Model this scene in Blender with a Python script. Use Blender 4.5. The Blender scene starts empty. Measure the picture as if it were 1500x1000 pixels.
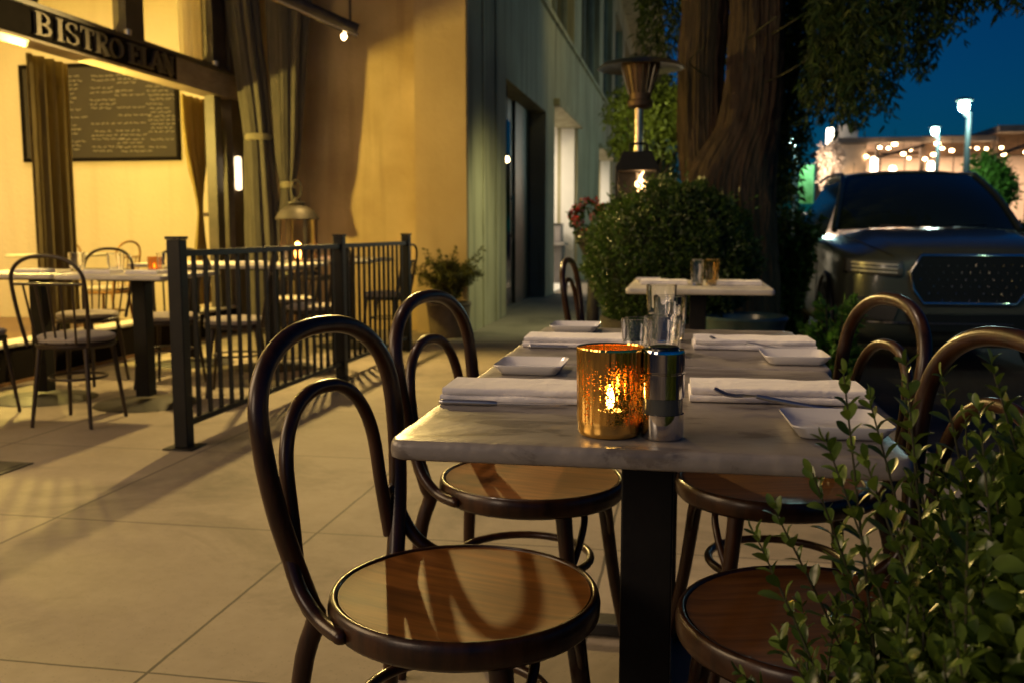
import bpy, math, random
from mathutils import Vector, Matrix, noise as mnoise
R = math.radians; PI = math.pi
sin, cos = math.sin, math.cos
random.seed(7)
scene = bpy.context.scene
COL = scene.collection

# ------------------------------------------------------------------ materials
def new_mat(name):
    m = bpy.data.materials.new(name); m.use_nodes = True
    nt = m.node_tree
    return m, nt, nt.nodes['Principled BSDF']

def M(name, col, rough=.5, metal=0., vary=None, bump=None, coat=0., trans=0., ior=1.45,
      emit=None, spec=.5, stretch=(1, 1, 1), col2=None, sheen=0., rough_vary=0.):
    """procedural principled material: colour mottled by noise, optional bump"""
    m, nt, b = new_mat(name)
    b.inputs['Base Color'].default_value = (*col, 1)
    b.inputs['Roughness'].default_value = rough
    b.inputs['Metallic'].default_value = metal
    b.inputs['Coat Weight'].default_value = coat
    b.inputs['Coat Roughness'].default_value = .12
    b.inputs['Transmission Weight'].default_value = trans
    b.inputs['IOR'].default_value = ior
    b.inputs['Specular IOR Level'].default_value = spec
    b.inputs['Sheen Weight'].default_value = sheen
    if emit:
        b.inputs['Emission Color'].default_value = (*emit[0], 1)
        b.inputs['Emission Strength'].default_value = emit[1]
    if vary or bump:
        tc = nt.nodes.new('ShaderNodeTexCoord'); mp = nt.nodes.new('ShaderNodeMapping')
        mp.inputs['Scale'].default_value = stretch
        nt.links.new(tc.outputs['Object'], mp.inputs['Vector'])
    if vary:
        sc, amt = vary
        n = nt.nodes.new('ShaderNodeTexNoise'); n.inputs['Scale'].default_value = sc
        n.inputs['Detail'].default_value = 6; n.inputs['Roughness'].default_value = .62
        nt.links.new(mp.outputs['Vector'], n.inputs['Vector'])
        rp = nt.nodes.new('ShaderNodeValToRGB')
        lo = [c * (1 - amt) for c in col]; hi = list(col2) if col2 else [min(1, c * (1 + amt * .6)) for c in col]
        rp.color_ramp.elements[0].position = .34; rp.color_ramp.elements[0].color = (*lo, 1)
        rp.color_ramp.elements[1].position = .68; rp.color_ramp.elements[1].color = (*hi, 1)
        nt.links.new(n.outputs['Fac'], rp.inputs['Fac'])
        nt.links.new(rp.outputs['Color'], b.inputs['Base Color'])
        if rough_vary:
            mr = nt.nodes.new('ShaderNodeMapRange')
            mr.inputs['To Min'].default_value = rough - rough_vary; mr.inputs['To Max'].default_value = rough + rough_vary
            nt.links.new(n.outputs['Fac'], mr.inputs['Value']); nt.links.new(mr.outputs['Result'], b.inputs['Roughness'])
    if bump:
        sc, st = bump
        n2 = nt.nodes.new('ShaderNodeTexNoise'); n2.inputs['Scale'].default_value = sc; n2.inputs['Detail'].default_value = 8
        bp = nt.nodes.new('ShaderNodeBump'); bp.inputs['Strength'].default_value = st; bp.inputs['Distance'].default_value = .01
        nt.links.new(mp.outputs['Vector'], n2.inputs['Vector'])
        nt.links.new(n2.outputs['Fac'], bp.inputs['Height']); nt.links.new(bp.outputs['Normal'], b.inputs['Normal'])
    return m

def glow(name, col, strength):
    m = bpy.data.materials.new(name); m.use_nodes = True
    nt = m.node_tree; nt.nodes.remove(nt.nodes['Principled BSDF'])
    e = nt.nodes.new('ShaderNodeEmission'); e.inputs['Color'].default_value = (*col, 1); e.inputs['Strength'].default_value = strength
    nt.links.new(e.outputs[0], nt.nodes['Material Output'].inputs['Surface'])
    return m

def leaf_mat(name, col, rough=.4, col2=None, trans=.25):
    """leaf: glossy front, some light through; each leaf island its own tint"""
    m, nt, b = new_mat(name)
    g = nt.nodes.new('ShaderNodeNewGeometry'); rp = nt.nodes.new('ShaderNodeValToRGB')
    rp.color_ramp.elements[0].color = (*[c * .55 for c in col], 1)
    rp.color_ramp.elements[1].color = (*(col2 or [c * 1.5 for c in col]), 1)
    nt.links.new(g.outputs['Random Per Island'], rp.inputs['Fac'])
    nt.links.new(rp.outputs['Color'], b.inputs['Base Color'])
    b.inputs['Roughness'].default_value = rough
    tr = nt.nodes.new('ShaderNodeBsdfTranslucent'); mx = nt.nodes.new('ShaderNodeMixShader'); mx.inputs[0].default_value = trans
    nt.links.new(rp.outputs['Color'], tr.inputs['Color'])
    nt.links.new(b.outputs[0], mx.inputs[1]); nt.links.new(tr.outputs[0], mx.inputs[2])
    nt.links.new(mx.outputs[0], nt.nodes['Material Output'].inputs['Surface'])
    return m

def concrete_mat():
    m, nt, b = new_mat('sidewalk_concrete')
    N, L = nt.nodes, nt.links
    g = N.new('ShaderNodeNewGeometry'); sx = N.new('ShaderNodeSeparateXYZ'); L.new(g.outputs['Position'], sx.inputs[0])
    def mt(op, a, bb=None):
        n = N.new('ShaderNodeMath'); n.operation = op
        for i, v in enumerate((a, bb)):
            if v is None: continue
            if isinstance(v, (int, float)): n.inputs[i].default_value = v
            else: L.new(v, n.inputs[i])
        return n.outputs[0]
    wob = N.new('ShaderNodeTexNoise'); wob.inputs['Scale'].default_value = 9; L.new(g.outputs['Position'], wob.inputs['Vector'])
    wv = mt('MULTIPLY', mt('SUBTRACT', wob.outputs['Fac'], .5), .006)
    def joint(v, off, per, w):
        d = mt('DIVIDE', mt('SUBTRACT', mt('ADD', v, wv), off), per)
        fr = mt('ABSOLUTE', mt('SUBTRACT', mt('FRACT', mt('ADD', d, .5)), .5))
        return mt('LESS_THAN', fr, w / per), mt('FLOOR', mt('ADD', d, 0))
    jx, ix = joint(sx.outputs[0], -.227, .993, .0045)
    jy, iy = joint(sx.outputs[1], 1.952, 1.06, .0035)
    j = mt('MAXIMUM', jx, jy)
    n1 = N.new('ShaderNodeTexNoise'); n1.inputs['Scale'].default_value = 1.1; n1.inputs['Detail'].default_value = 5
    n2 = N.new('ShaderNodeTexNoise'); n2.inputs['Scale'].default_value = 26; n2.inputs['Detail'].default_value = 8
    n3 = N.new('ShaderNodeTexNoise'); n3.inputs['Scale'].default_value = 5.5; n3.inputs['Detail'].default_value = 4
    for n in (n1, n2, n3): L.new(g.outputs['Position'], n.inputs['Vector'])
    wn = N.new('ShaderNodeTexWhiteNoise'); wn.noise_dimensions = '2D'
    cb = N.new('ShaderNodeCombineXYZ'); L.new(ix, cb.inputs[0]); L.new(iy, cb.inputs[1]); L.new(cb.outputs[0], wn.inputs['Vector'])
    f = mt('ADD', mt('ADD', mt('MULTIPLY', n1.outputs['Fac'], .42), mt('MULTIPLY', n2.outputs['Fac'], .18)),
           mt('ADD', mt('MULTIPLY', wn.outputs['Value'], .10), mt('MULTIPLY', n3.outputs['Fac'], .22)))
    rp = N.new('ShaderNodeValToRGB')
    rp.color_ramp.elements[0].position = .28; rp.color_ramp.elements[0].color = (.20, .165, .125, 1)
    rp.color_ramp.elements[1].position = .72; rp.color_ramp.elements[1].color = (.38, .32, .245, 1)
    L.new(f, rp.inputs['Fac'])
    # scattered dark gum spots
    vo = N.new('ShaderNodeTexVoronoi'); vo.inputs['Scale'].default_value = 2.3; L.new(g.outputs['Position'], vo.inputs['Vector'])
    spot = mt('MULTIPLY', mt('LESS_THAN', vo.outputs['Distance'], .045), .45)
    n4 = N.new('ShaderNodeTexNoise'); n4.inputs['Scale'].default_value = .9; n4.inputs['Detail'].default_value = 9; n4.inputs['Roughness'].default_value = .7; n4.inputs['Distortion'].default_value = .8
    L.new(g.outputs['Position'], n4.inputs['Vector'])
    st_ = N.new('ShaderNodeMapRange'); st_.inputs['From Min'].default_value = .50; st_.inputs['From Max'].default_value = .72; st_.inputs['To Max'].default_value = .7; L.new(n4.outputs['Fac'], st_.inputs['Value'])
    vo2 = N.new('ShaderNodeTexVoronoi'); vo2.inputs['Scale'].default_value = 60; L.new(g.outputs['Position'], vo2.inputs['Vector'])
    grit = mt('MULTIPLY', mt('LESS_THAN', vo2.outputs['Distance'], .16), .22)
    spot = mt('MAXIMUM', spot, mt('MAXIMUM', st_.outputs[0], grit))
    mx = N.new('ShaderNodeMixRGB'); mx.inputs[2].default_value = (.035, .03, .025, 1)
    L.new(mt('MAXIMUM', mt('MULTIPLY', j, .9), spot), mx.inputs[0]); L.new(rp.outputs['Color'], mx.inputs[1])
    L.new(mx.outputs[0], b.inputs['Base Color'])
    b.inputs['Roughness'].default_value = .72
    bp = N.new('ShaderNodeBump'); bp.inputs['Strength'].default_value = .25; bp.inputs['Distance'].default_value = .006
    L.new(mt('SUBTRACT', mt('MULTIPLY', n2.outputs['Fac'], .6), mt('MULTIPLY', j, 1.0)), bp.inputs['Height'])
    L.new(bp.outputs['Normal'], b.inputs['Normal'])
    return m

def marble_mat():
    m, nt, b = new_mat('grey_white_marble')
    N, L = nt.nodes, nt.links
    tc = N.new('ShaderNodeTexCoord'); mp = N.new('ShaderNodeMapping'); mp.inputs['Scale'].default_value = (1, 2.6, 1)
    L.new(tc.outputs['Object'], mp.inputs['Vector'])
    n = N.new('ShaderNodeTexNoise'); n.inputs['Scale'].default_value = 3.4; n.inputs['Detail'].default_value = 9; n.inputs['Roughness'].default_value = .66; n.inputs['Distortion'].default_value = 1.6
    L.new(mp.outputs[0], n.inputs['Vector'])
    rp = N.new('ShaderNodeValToRGB'); e = rp.color_ramp.elements
    e[0].position = .43; e[0].color = (.15, .13, .115, 1); e[1].position = .60; e[1].color = (.29, .26, .235, 1)
    k = e.new(.475); k.color = (.25, .225, .20, 1)
    L.new(n.outputs['Fac'], rp.inputs['Fac']); L.new(rp.outputs[0], b.inputs['Base Color'])
    n2 = N.new('ShaderNodeTexNoise'); n2.inputs['Scale'].default_value = 55; n2.inputs['Detail'].default_value = 6
    L.new(tc.outputs['Object'], n2.inputs['Vector'])
    mr = N.new('ShaderNodeMapRange'); mr.inputs['To Min'].default_value = .22; mr.inputs['To Max'].default_value = .5
    L.new(n.outputs['Fac'], mr.inputs['Value']); L.new(mr.outputs[0], b.inputs['Roughness'])
    bp = N.new('ShaderNodeBump'); bp.inputs['Strength'].default_value = .18; bp.inputs['Distance'].default_value = .004
    L.new(n2.outputs['Fac'], bp.inputs['Height']); L.new(bp.outputs[0], b.inputs['Normal'])
    return m

def mercury_mat():
    """amber mirrored glass with the silvering flecked away in a central field"""
    m, nt, b = new_mat('amber_mercury_glass')
    N, L = nt.nodes, nt.links
    b.inputs['Base Color'].default_value = (.92, .55, .14, 1); b.inputs['Metallic'].default_value = .95; b.inputs['Roughness'].default_value = .14
    tc = N.new('ShaderNodeTexCoord')
    vo = N.new('ShaderNodeTexVoronoi'); vo.inputs['Scale'].default_value = 430
    n = N.new('ShaderNodeTexNoise'); n.inputs['Scale'].default_value = 26; n.inputs['Detail'].default_value = 3
    mp = N.new('ShaderNodeMapping'); mp.inputs['Scale'].default_value = (1, 1, .45)
    L.new(tc.outputs['Object'], vo.inputs['Vector']); L.new(tc.outputs['Object'], mp.inputs[0]); L.new(mp.outputs[0], n.inputs['Vector'])
    sx = N.new('ShaderNodeSeparateXYZ'); L.new(tc.outputs['Object'], sx.inputs[0])
    mr = N.new('ShaderNodeMapRange'); mr.inputs['From Min'].default_value = .012; mr.inputs['From Max'].default_value = .022; L.new(sx.outputs[2], mr.inputs['Value'])
    mr2 = N.new('ShaderNodeMapRange'); mr2.inputs['From Min'].default_value = .116; mr2.inputs['From Max'].default_value = .095; L.new(sx.outputs[2], mr2.inputs['Value'])
    def mt(op, a, c):
        k = N.new('ShaderNodeMath'); k.operation = op
        for i, v in enumerate((a, c)):
            if isinstance(v, (int, float)): k.inputs[i].default_value = v
            else: L.new(v, k.inputs[i])
        return k.outputs[0]
    thr = mt('MULTIPLY', mt('MULTIPLY', mt('SUBTRACT', n.outputs['Fac'], .30), 1.6), mt('MULTIPLY', mr.outputs[0], mr2.outputs[0]))
    hole = mt('LESS_THAN', vo.outputs['Distance'], thr)
    tr = N.new('ShaderNodeBsdfTransparent'); tr.inputs[0].default_value = (1, .84, .45, 1)
    mx = N.new('ShaderNodeMixShader'); L.new(hole, mx.inputs[0]); L.new(b.outputs[0], mx.inputs[1]); L.new(tr.outputs[0], mx.inputs[2])
    L.new(mx.outputs[0], N['Material Output'].inputs['Surface'])
    return m

def wall_glow_free_plaster(name, a, c, sc, stain, streak):
    """plaster with soft trowel mottling and vertical dirt streaks"""
    m, nt, b = new_mat(name)
    N, L = nt.nodes, nt.links
    tc = N.new('ShaderNodeTexCoord')
    n = N.new('ShaderNodeTexNoise'); n.inputs['Scale'].default_value = sc; n.inputs['Detail'].default_value = 7; L.new(tc.outputs['Object'], n.inputs['Vector'])
    rp = N.new('ShaderNodeValToRGB'); rp.color_ramp.elements[0].position = .3; rp.color_ramp.elements[1].position = .7
    rp.color_ramp.elements[0].color = (*a, 1); rp.color_ramp.elements[1].color = (*c, 1); L.new(n.outputs['Fac'], rp.inputs[0])
    mp = N.new('ShaderNodeMapping'); mp.inputs['Scale'].default_value = (5, 5, .35); L.new(tc.outputs['Object'], mp.inputs[0])
    s = N.new('ShaderNodeTexNoise'); s.inputs['Scale'].default_value = 1.2; s.inputs['Detail'].default_value = 5; L.new(mp.outputs[0], s.inputs['Vector'])
    sr = N.new('ShaderNodeValToRGB'); sr.color_ramp.elements[0].position = .5; sr.color_ramp.elements[1].position = .72
    sr.color_ramp.elements[0].color = (0, 0, 0, 1); sr.color_ramp.elements[1].color = (streak,) * 3 + (1,); L.new(s.outputs['Fac'], sr.inputs[0])
    mx = N.new('ShaderNodeMixRGB'); mx.inputs[2].default_value = (*stain, 1); L.new(sr.outputs[0], mx.inputs[0]); L.new(rp.outputs[0], mx.inputs[1])
    L.new(mx.outputs[0], b.inputs['Base Color']); b.inputs['Roughness'].default_value = .85
    n2 = N.new('ShaderNodeTexNoise'); n2.inputs['Scale'].default_value = 22; n2.inputs['Detail'].default_value = 7; L.new(tc.outputs['Object'], n2.inputs['Vector'])
    bp = N.new('ShaderNodeBump'); bp.inputs['Strength'].default_value = .5; bp.inputs['Distance'].default_value = .01
    L.new(n2.outputs['Fac'], bp.inputs['Height']); L.new(bp.outputs[0], b.inputs['Normal'])
    return m

def cloth(name, col, tl):
    m = M(name, col, .9, vary=(3, .3), stretch=(8, 8, 1))
    nt = m.node_tree; b = nt.nodes['Principled BSDF']
    tr = nt.nodes.new('ShaderNodeBsdfTranslucent'); tr.inputs[0].default_value = (*col, 1)
    mx = nt.nodes.new('ShaderNodeMixShader'); mx.inputs[0].default_value = tl
    nt.links.new(b.outputs[0], mx.inputs[1]); nt.links.new(tr.outputs[0], mx.inputs[2]); nt.links.new(mx.outputs[0], nt.nodes['Material Output'].inputs['Surface'])
    return m
MT = dict(
    concrete=concrete_mat(), marble=marble_mat(), mercury=mercury_mat(),
    asphalt=M('asphalt', (.045, .045, .048), .85, vary=(30, .4), bump=(120, .5)),
    kerb=M('kerb_concrete', (.24, .22, .20), .8, vary=(8, .3), bump=(60, .3)),
    bentwood=M('dark_bentwood', (.024, .008, .003), .34, vary=(3, .5), stretch=(14, 14, 2), coat=.15, spec=.4, col2=(.045, .017, .006), bump=(40, .05)),
    seatwood=M('amber_seat_wood', (.17, .057, .006), .52, vary=(2.2, .42), stretch=(2, 22, 2), coat=.05, spec=.3, col2=(.23, .085, .013), bump=(30, .05)),
    blackmetal=M('black_metal', (.010, .0095, .009), .5, spec=.25, vary=(9, .3), bump=(70, .08)),
    castiron=M('cast_iron', (.015, .014, .013), .55, vary=(14, .4), bump=(60, .2)),
    steel=M('brushed_steel', (.62, .60, .57), .09, metal=1, vary=(4, .12), stretch=(60, 60, 1)),
    cutlery=M('cutlery_steel', (.55, .53, .50), .30, metal=1),
    darksteel=M('dark_steel_band', (.10, .10, .10), .25, metal=1),
    acrylic=M('smoked_acrylic', (.07, .075, .07), .12, spec=.6),
    napkin=M('white_linen', (.80, .76, .74), .9, vary=(7, .06), bump=(38, .5), sheen=.3),
    plate=M('white_glazed_ceramic', (.70, .68, .66), .14, coat=.3),
    glass=M('clear_glass', (1, 1, 1), .0, trans=1, ior=1.45),
    wax=M('candle_wax', (.85, .72, .5), .5, vary=(20, .08)),
    flame=glow('flame', (1, .62, .20), 70), flame2=glow('lantern_flame', (1, .33, .06), 22),
    flame3=glow('lantern_fire', (1, .55, .22), 22),
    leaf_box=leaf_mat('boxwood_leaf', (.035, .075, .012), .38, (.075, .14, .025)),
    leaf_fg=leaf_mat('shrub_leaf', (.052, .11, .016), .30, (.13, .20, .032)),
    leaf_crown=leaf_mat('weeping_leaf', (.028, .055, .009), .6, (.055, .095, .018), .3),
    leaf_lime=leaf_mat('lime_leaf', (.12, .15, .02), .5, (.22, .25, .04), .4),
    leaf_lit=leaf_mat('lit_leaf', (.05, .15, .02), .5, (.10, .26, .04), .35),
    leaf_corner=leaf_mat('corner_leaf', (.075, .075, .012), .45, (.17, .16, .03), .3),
    stem=M('green_stem', (.035, .036, .014), .6, vary=(20, .3)),
    bark=M('bark', (.062, .040, .027), .9, vary=(5, .55), stretch=(3, 3, .5), bump=(22, 1.0)),
    palebark=M('pale_bark', (.55, .46, .38), .85, vary=(4, .3), bump=(12, .5)),
    petal_red=leaf_mat('red_petal', (.55, .02, .02), .5, (.8, .06, .07), .3),
    petal_pink=leaf_mat('pink_petal', (.7, .14, .22), .5, (.8, .3, .32), .3),
    petal_white=leaf_mat('pale_blossom', (.75, .62, .52), .6, (.85, .75, .66), .3),
    teal=M('teal_glaze', (.05, .10, .105), .3, vary=(6, .3), coat=.4),
    darkpot=M('dark_pot', (.05, .045, .04), .6, vary=(8, .3), bump=(30, .2)),
    claypot=M('grey_clay_pot', (.16, .12, .085), .8, vary=(8, .3), bump=(30, .3)),
    soil=M('soil', (.03, .022, .015), .95, vary=(40, .5), bump=(60, .8)),
    plaster=wall_glow_free_plaster('ochre_plaster', (.44, .31, .14), (.66, .50, .26), 1.7, (.30, .20, .09), .5),
    pilaster=wall_glow_free_plaster('tan_plaster', (.46, .33, .17), (.54, .40, .22), 1.6, (.33, .24, .12), .25),
    stucco=wall_glow_free_plaster('grey_stucco', (.28, .255, .155), (.38, .35, .23), 1.1, (.07, .06, .035), .75),
    cream=wall_glow_free_plaster('cream_wall', (.60, .51, .34), (.68, .59, .40), .9, (.5, .40, .24), .3),
    white=M('white_wall', (.75, .72, .68), .8, vary=(2, .06)),
    doordark=M('dark_door', (.012, .014, .012), .35, vary=(4, .4)),
    pane=M('dark_pane', (.006, .009, .008), .06, spec=.7),
    mullion=M('grey_mullion', (.20, .22, .19), .6, vary=(5, .2)),
    framebrown=M('brown_steel', (.075, .06, .045), .5, vary=(6, .3), bump=(30, .1)),
    beam=M('brown_beam', (.30, .24, .18), .6, vary=(5, .25), stretch=(1, 1, 4), bump=(30, .15)),
    flatblack=M('flat_black', (.010, .008, .007), .95, spec=.08, vary=(8, .3)),
    bronze=M('bronze_letters', (.10, .082, .06), .6, metal=.25, vary=(20, .25)),
    chalkboard=None,
    woodfloor=M('oak_floor', (.18, .10, .045), .4, vary=(3, .3), stretch=(1, 12, 1)),
    drape=M('grey_brown_drape', (.085, .075, .06), .9, vary=(4, .3), stretch=(6, 6, 1), sheen=.3, bump=(120, .2)),
    curtain_dark=cloth('olive_curtain', (.17, .13, .05), .25),
    curtain_gold=cloth('gold_curtain', (.42, .32, .11), .5),
    curtain_pale=cloth('pale_curtain', (.80, .74, .56), .8),
    cushion=M('grey_cushion', (.36, .31, .26), .95, vary=(6, .15), bump=(140, .3), sheen=.3),
    tablewhite=M('pale_table_stone', (.62, .58, .50), .35, vary=(5, .2)),
    chairwood=M('lit_chair_wood', (.28, .15, .05), .45, vary=(4, .3)),
    patiochair=M('dark_brown_chair', (.03, .018, .010), .4, vary=(5, .3)),
    lanternmetal=M('aged_bronze', (.065, .053, .042), .55, metal=.3, vary=(10, .4), bump=(30, .2)),
    heaterdish=M('heater_aluminium', (.55, .52, .48), .32, metal=1, vary=(6, .15)),
    heaterhead=M('heater_burner', (.10, .06, .04), .5, metal=.6, vary=(20, .3)),
    heaterpole=M('heater_pole', (.50, .40, .33), .28, metal=1, vary=(6, .15)),
    carpaint=M('dark_car_paint', (.075, .08, .07), .36, metal=.25, coat=.7),
    carglass=M('tinted_car_glass', (.020, .028, .024), .06, spec=.6),  # green-grey base stands in for reflections on the panes
    rubber=M('rubber', (.012, .012, .012), .8, vary=(20, .2)),
    rim=M('alloy_rim', (.30, .30, .30), .3, metal=1),
    lampstrip=M('lamp_reflector', (.75, .72, .66), .3, metal=.3),
    chrome=M('chrome', (.75, .76, .78), .10, metal=1),
    lens=M('headlamp_lens', (.16, .16, .15), .2, metal=.2, coat=1),
    blackplastic=M('black_grille', (.008, .008, .009), .35),
    tail=glow('tail_lamp', (1, .05, .01), 5),
    tailwhite=glow('white_tail_lamp', (1, .75, .6), 6),
    pavwall=M('pavilion_wall', (.62, .50, .39), .8, vary=(1.5, .2)),
    pavclere=M('clerestory_wood', (.16, .10, .065), .7, vary=(1.2, .4), stretch=(1, 1, 6)),
    pavsteel=M('pavilion_steel', (.10, .075, .06), .6),
    pavroof=M('pavilion_roof', (.25, .22, .20), .7, vary=(2, .2)),
    bulb=glow('warm_bulb', (1, .62, .30), 30), bulbwhite=glow('wall_lamp_glow', (1, .78, .55), 9),
    lampgrey=M('lamp_pole_paint', (.06, .08, .08), .5, vary=(5, .2)),
    lampglow=glow('street_lamp_glow', (.62, 1, .90), 55),
    banner=M('green_banner', (.18, .60, .12), .7, vary=(2.5, .45), col2=(.35, .75, .30)),
    sconce=glow('sconce_glow', (1, .74, .42), 3.2),
    ledgreen=glow('green_light', (.05, .8, .05), .25),
    heatbulb=glow('spot_bulb', (1, .70, .32), 18),
)

# ------------------------------------------------------------------ mesh helpers
class MB:
    def __init__(s): s.v = []; s.f = []
    def add(s, vs, fs):
        o = len(s.v); s.v += [tuple(p) for p in vs]; s.f += [tuple(i + o for i in f) for f in fs]; return s
    def box(s, x0, y0, z0, x1, y1, z1, mtx=None):
        vs = [(x, y, z) for z in (z0, z1) for y in (y0, y1) for x in (x0, x1)]
        if mtx: vs = [mtx @ Vector(p) for p in vs]
        return s.add(vs, [(0, 2, 3, 1), (4, 5, 7, 6), (0, 1, 5, 4), (2, 6, 7, 3), (1, 3, 7, 5), (0, 4, 6, 2)])
    def tube(s, pts, r, n=10, closed=False, cap=True, flat=None):
        pts = [Vector(p) for p in pts]; k = len(pts)
        rs = list(r) if hasattr(r, '__len__') else [r] * k
        tang = []
        for i in range(k):
            a = pts[(i - 1) % k] if (closed or i > 0) else pts[i]; b = pts[(i + 1) % k] if (closed or i < k - 1) else pts[i]
            t = (b - a); tang.append(t.normalized() if t.length > 1e-9 else Vector((0, 0, 1)))
        t0 = tang[0]; up = Vector((0, 0, 1)) if abs(t0.z) < .9 else Vector((1, 0, 0))
        nrm = (up - t0 * up.dot(t0)).normalized(); vs = []
        for i in range(k):
            if i:
                q = tang[i - 1].rotation_difference(tang[i]); nrm = q @ nrm
                nrm = (nrm - tang[i] * nrm.dot(tang[i])).normalized()
            bn = tang[i].cross(nrm)
            for j in range(n):
                a = 2 * PI * j / n; vs.append(pts[i] + (nrm * cos(a) + bn * sin(a) * (flat or 1)) * rs[i])
        fs = []
        for i in range(k if closed else k - 1):
            for j in range(n):
                a, b = i * n + j, i * n + (j + 1) % n; c, d = ((i + 1) % k) * n + (j + 1) % n, ((i + 1) % k) * n + j
                fs.append((a, b, c, d))
        if cap and not closed:
            fs.append(tuple(reversed(range(n)))); fs.append(tuple((k - 1) * n + j for j in range(n)))
        return s.add(vs, fs)
    def lathe(s, prof, n=32, c=(0, 0, 0), sx=1, sy=1, closed=False):
        vs, fs = [], []; k = len(prof)
        for (r, z) in prof:
            for j in range(n):
                a = 2 * PI * j / n; vs.append((c[0] + r * cos(a) * sx, c[1] + r * sin(a) * sy, c[2] + z))
        for i in range(k if closed else k - 1):
            for j in range(n):
                i2 = (i + 1) % k
                fs.append((i * n + j, i * n + (j + 1) % n, i2 * n + (j + 1) % n, i2 * n + j))
        if not closed:
            if prof[0][0] > 1e-6: fs.append(tuple(reversed(range(n))))
            if prof[-1][0] > 1e-6: fs.append(tuple((k - 1) * n + j for j in range(n)))
        return s.add(vs, fs)
    def grid(s, rows):
        nr, nc = len(rows), len(rows[0]); vs = [p for r in rows for p in r]
        fs = [(i * nc + j, i * nc + j + 1, (i + 1) * nc + j + 1, (i + 1) * nc + j) for i in range(nr - 1) for j in range(nc - 1)]
        return s.add(vs, fs)
    def prism(s, poly, lift):
        """poly: list of 3-D points, lift: Vector"""
        n = len(poly); lift = Vector(lift); a = [Vector(p) for p in poly]; b = [p + lift for p in a]
        fs = [tuple(reversed(range(n))), tuple(range(n, 2 * n))] + [(i, (i + 1) % n, n + (i + 1) % n, n + i) for i in range(n)]
        return s.add(a + b, fs)
    def build(s, name, mat, parent=None, smooth=35, bevel=0, seg=2, solid=0, sub=0, fix=True):
        me = bpy.data.meshes.new(name); me.from_pydata(s.v, [], s.f); me.update()
        if fix and len(s.f) < 20000:
            import bmesh
            bm = bmesh.new(); bm.from_mesh(me); bmesh.ops.recalc_face_normals(bm, faces=bm.faces); bm.to_mesh(me); bm.free()
        if smooth:
            me.shade_smooth(); me.set_sharp_from_angle(angle=R(smooth))
        if isinstance(mat, str): mat = MT[mat]
        me.materials.append(mat)
        o = bpy.data.objects.new(name, me); COL.objects.link(o)
        if parent: o.parent = parent
        if solid:
            d = o.modifiers.new('solid', 'SOLIDIFY'); d.thickness = solid; d.offset = 0
        if bevel:
            d = o.modifiers.new('bevel', 'BEVEL'); d.width = bevel; d.segments = seg; d.limit_method = 'ANGLE'; d.angle_limit = R(40)
        if sub:
            d = o.modifiers.new('sub', 'SUBSURF'); d.levels = sub; d.render_levels = sub
        return o

def join_marks(o, mb, mat):
    """add marks to a part's own mesh as a second material"""
    me = o.data; me2 = bpy.data.meshes.new('marks')
    n = len(me.vertices); v = [tuple(p.co) for p in me.vertices] + list(mb.v); f = [tuple(p.vertices) for p in me.polygons]; k = len(f)
    f += [tuple(i + n for i in q) for q in mb.f]; sm = [p.use_smooth for p in me.polygons]
    me2.from_pydata(v, [], f); me2.materials.append(me.materials[0]); me2.materials.append(MT[mat] if isinstance(mat, str) else mat)
    me2.polygons.foreach_set('material_index', [0] * k + [1] * (len(f) - k)); me2.update(); me2.name = me.name; o.data = me2
def tag(o, label=None, cat=None, group=None, kind=None):
    if label: o['label'] = label
    if cat: o['category'] = cat
    if group: o['group'] = group
    if kind: o['kind'] = kind
    return o
def thing(name, label, cat, loc=(0, 0, 0), rz=0, group=None):
    o = bpy.data.objects.new(name, None); COL.objects.link(o); o.empty_display_size = .1
    o.location = loc; o.rotation_euler = (0, 0, rz)
    return tag(o, label, cat, group)
def dup(root, loc, rz=0, label=None, group=None, skip=()):
    def cp(o, par):
        c = o.copy(); COL.objects.link(c); c.parent = par
        for ch in list(o.children):
            if ch.name.split('.')[0] in skip: continue
            cp(ch, c)
        return c
    r = cp(root, None); r.location = loc; r.rotation_euler = (0, 0, rz)
    if label: r['label'] = label
    if group: r['group'] = group
    return r

def smooth_path(pts, n=8):
    """Catmull-Rom through pts"""
    P = [Vector(p) for p in pts]; out = []
    for i in range(len(P) - 1):
        p0 = P[max(i - 1, 0)]; p1 = P[i]; p2 = P[i + 1]; p3 = P[min(i + 2, len(P) - 1)]
        for k in range(n):
            t = k / n; out.append(.5 * ((2 * p1) + (p2 - p0) * t + (2 * p0 - 5 * p1 + 4 * p2 - p3) * t * t + (3 * p1 - p0 - 3 * p2 + p3) * t ** 3))
    out.append(P[-1]); return out

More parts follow.
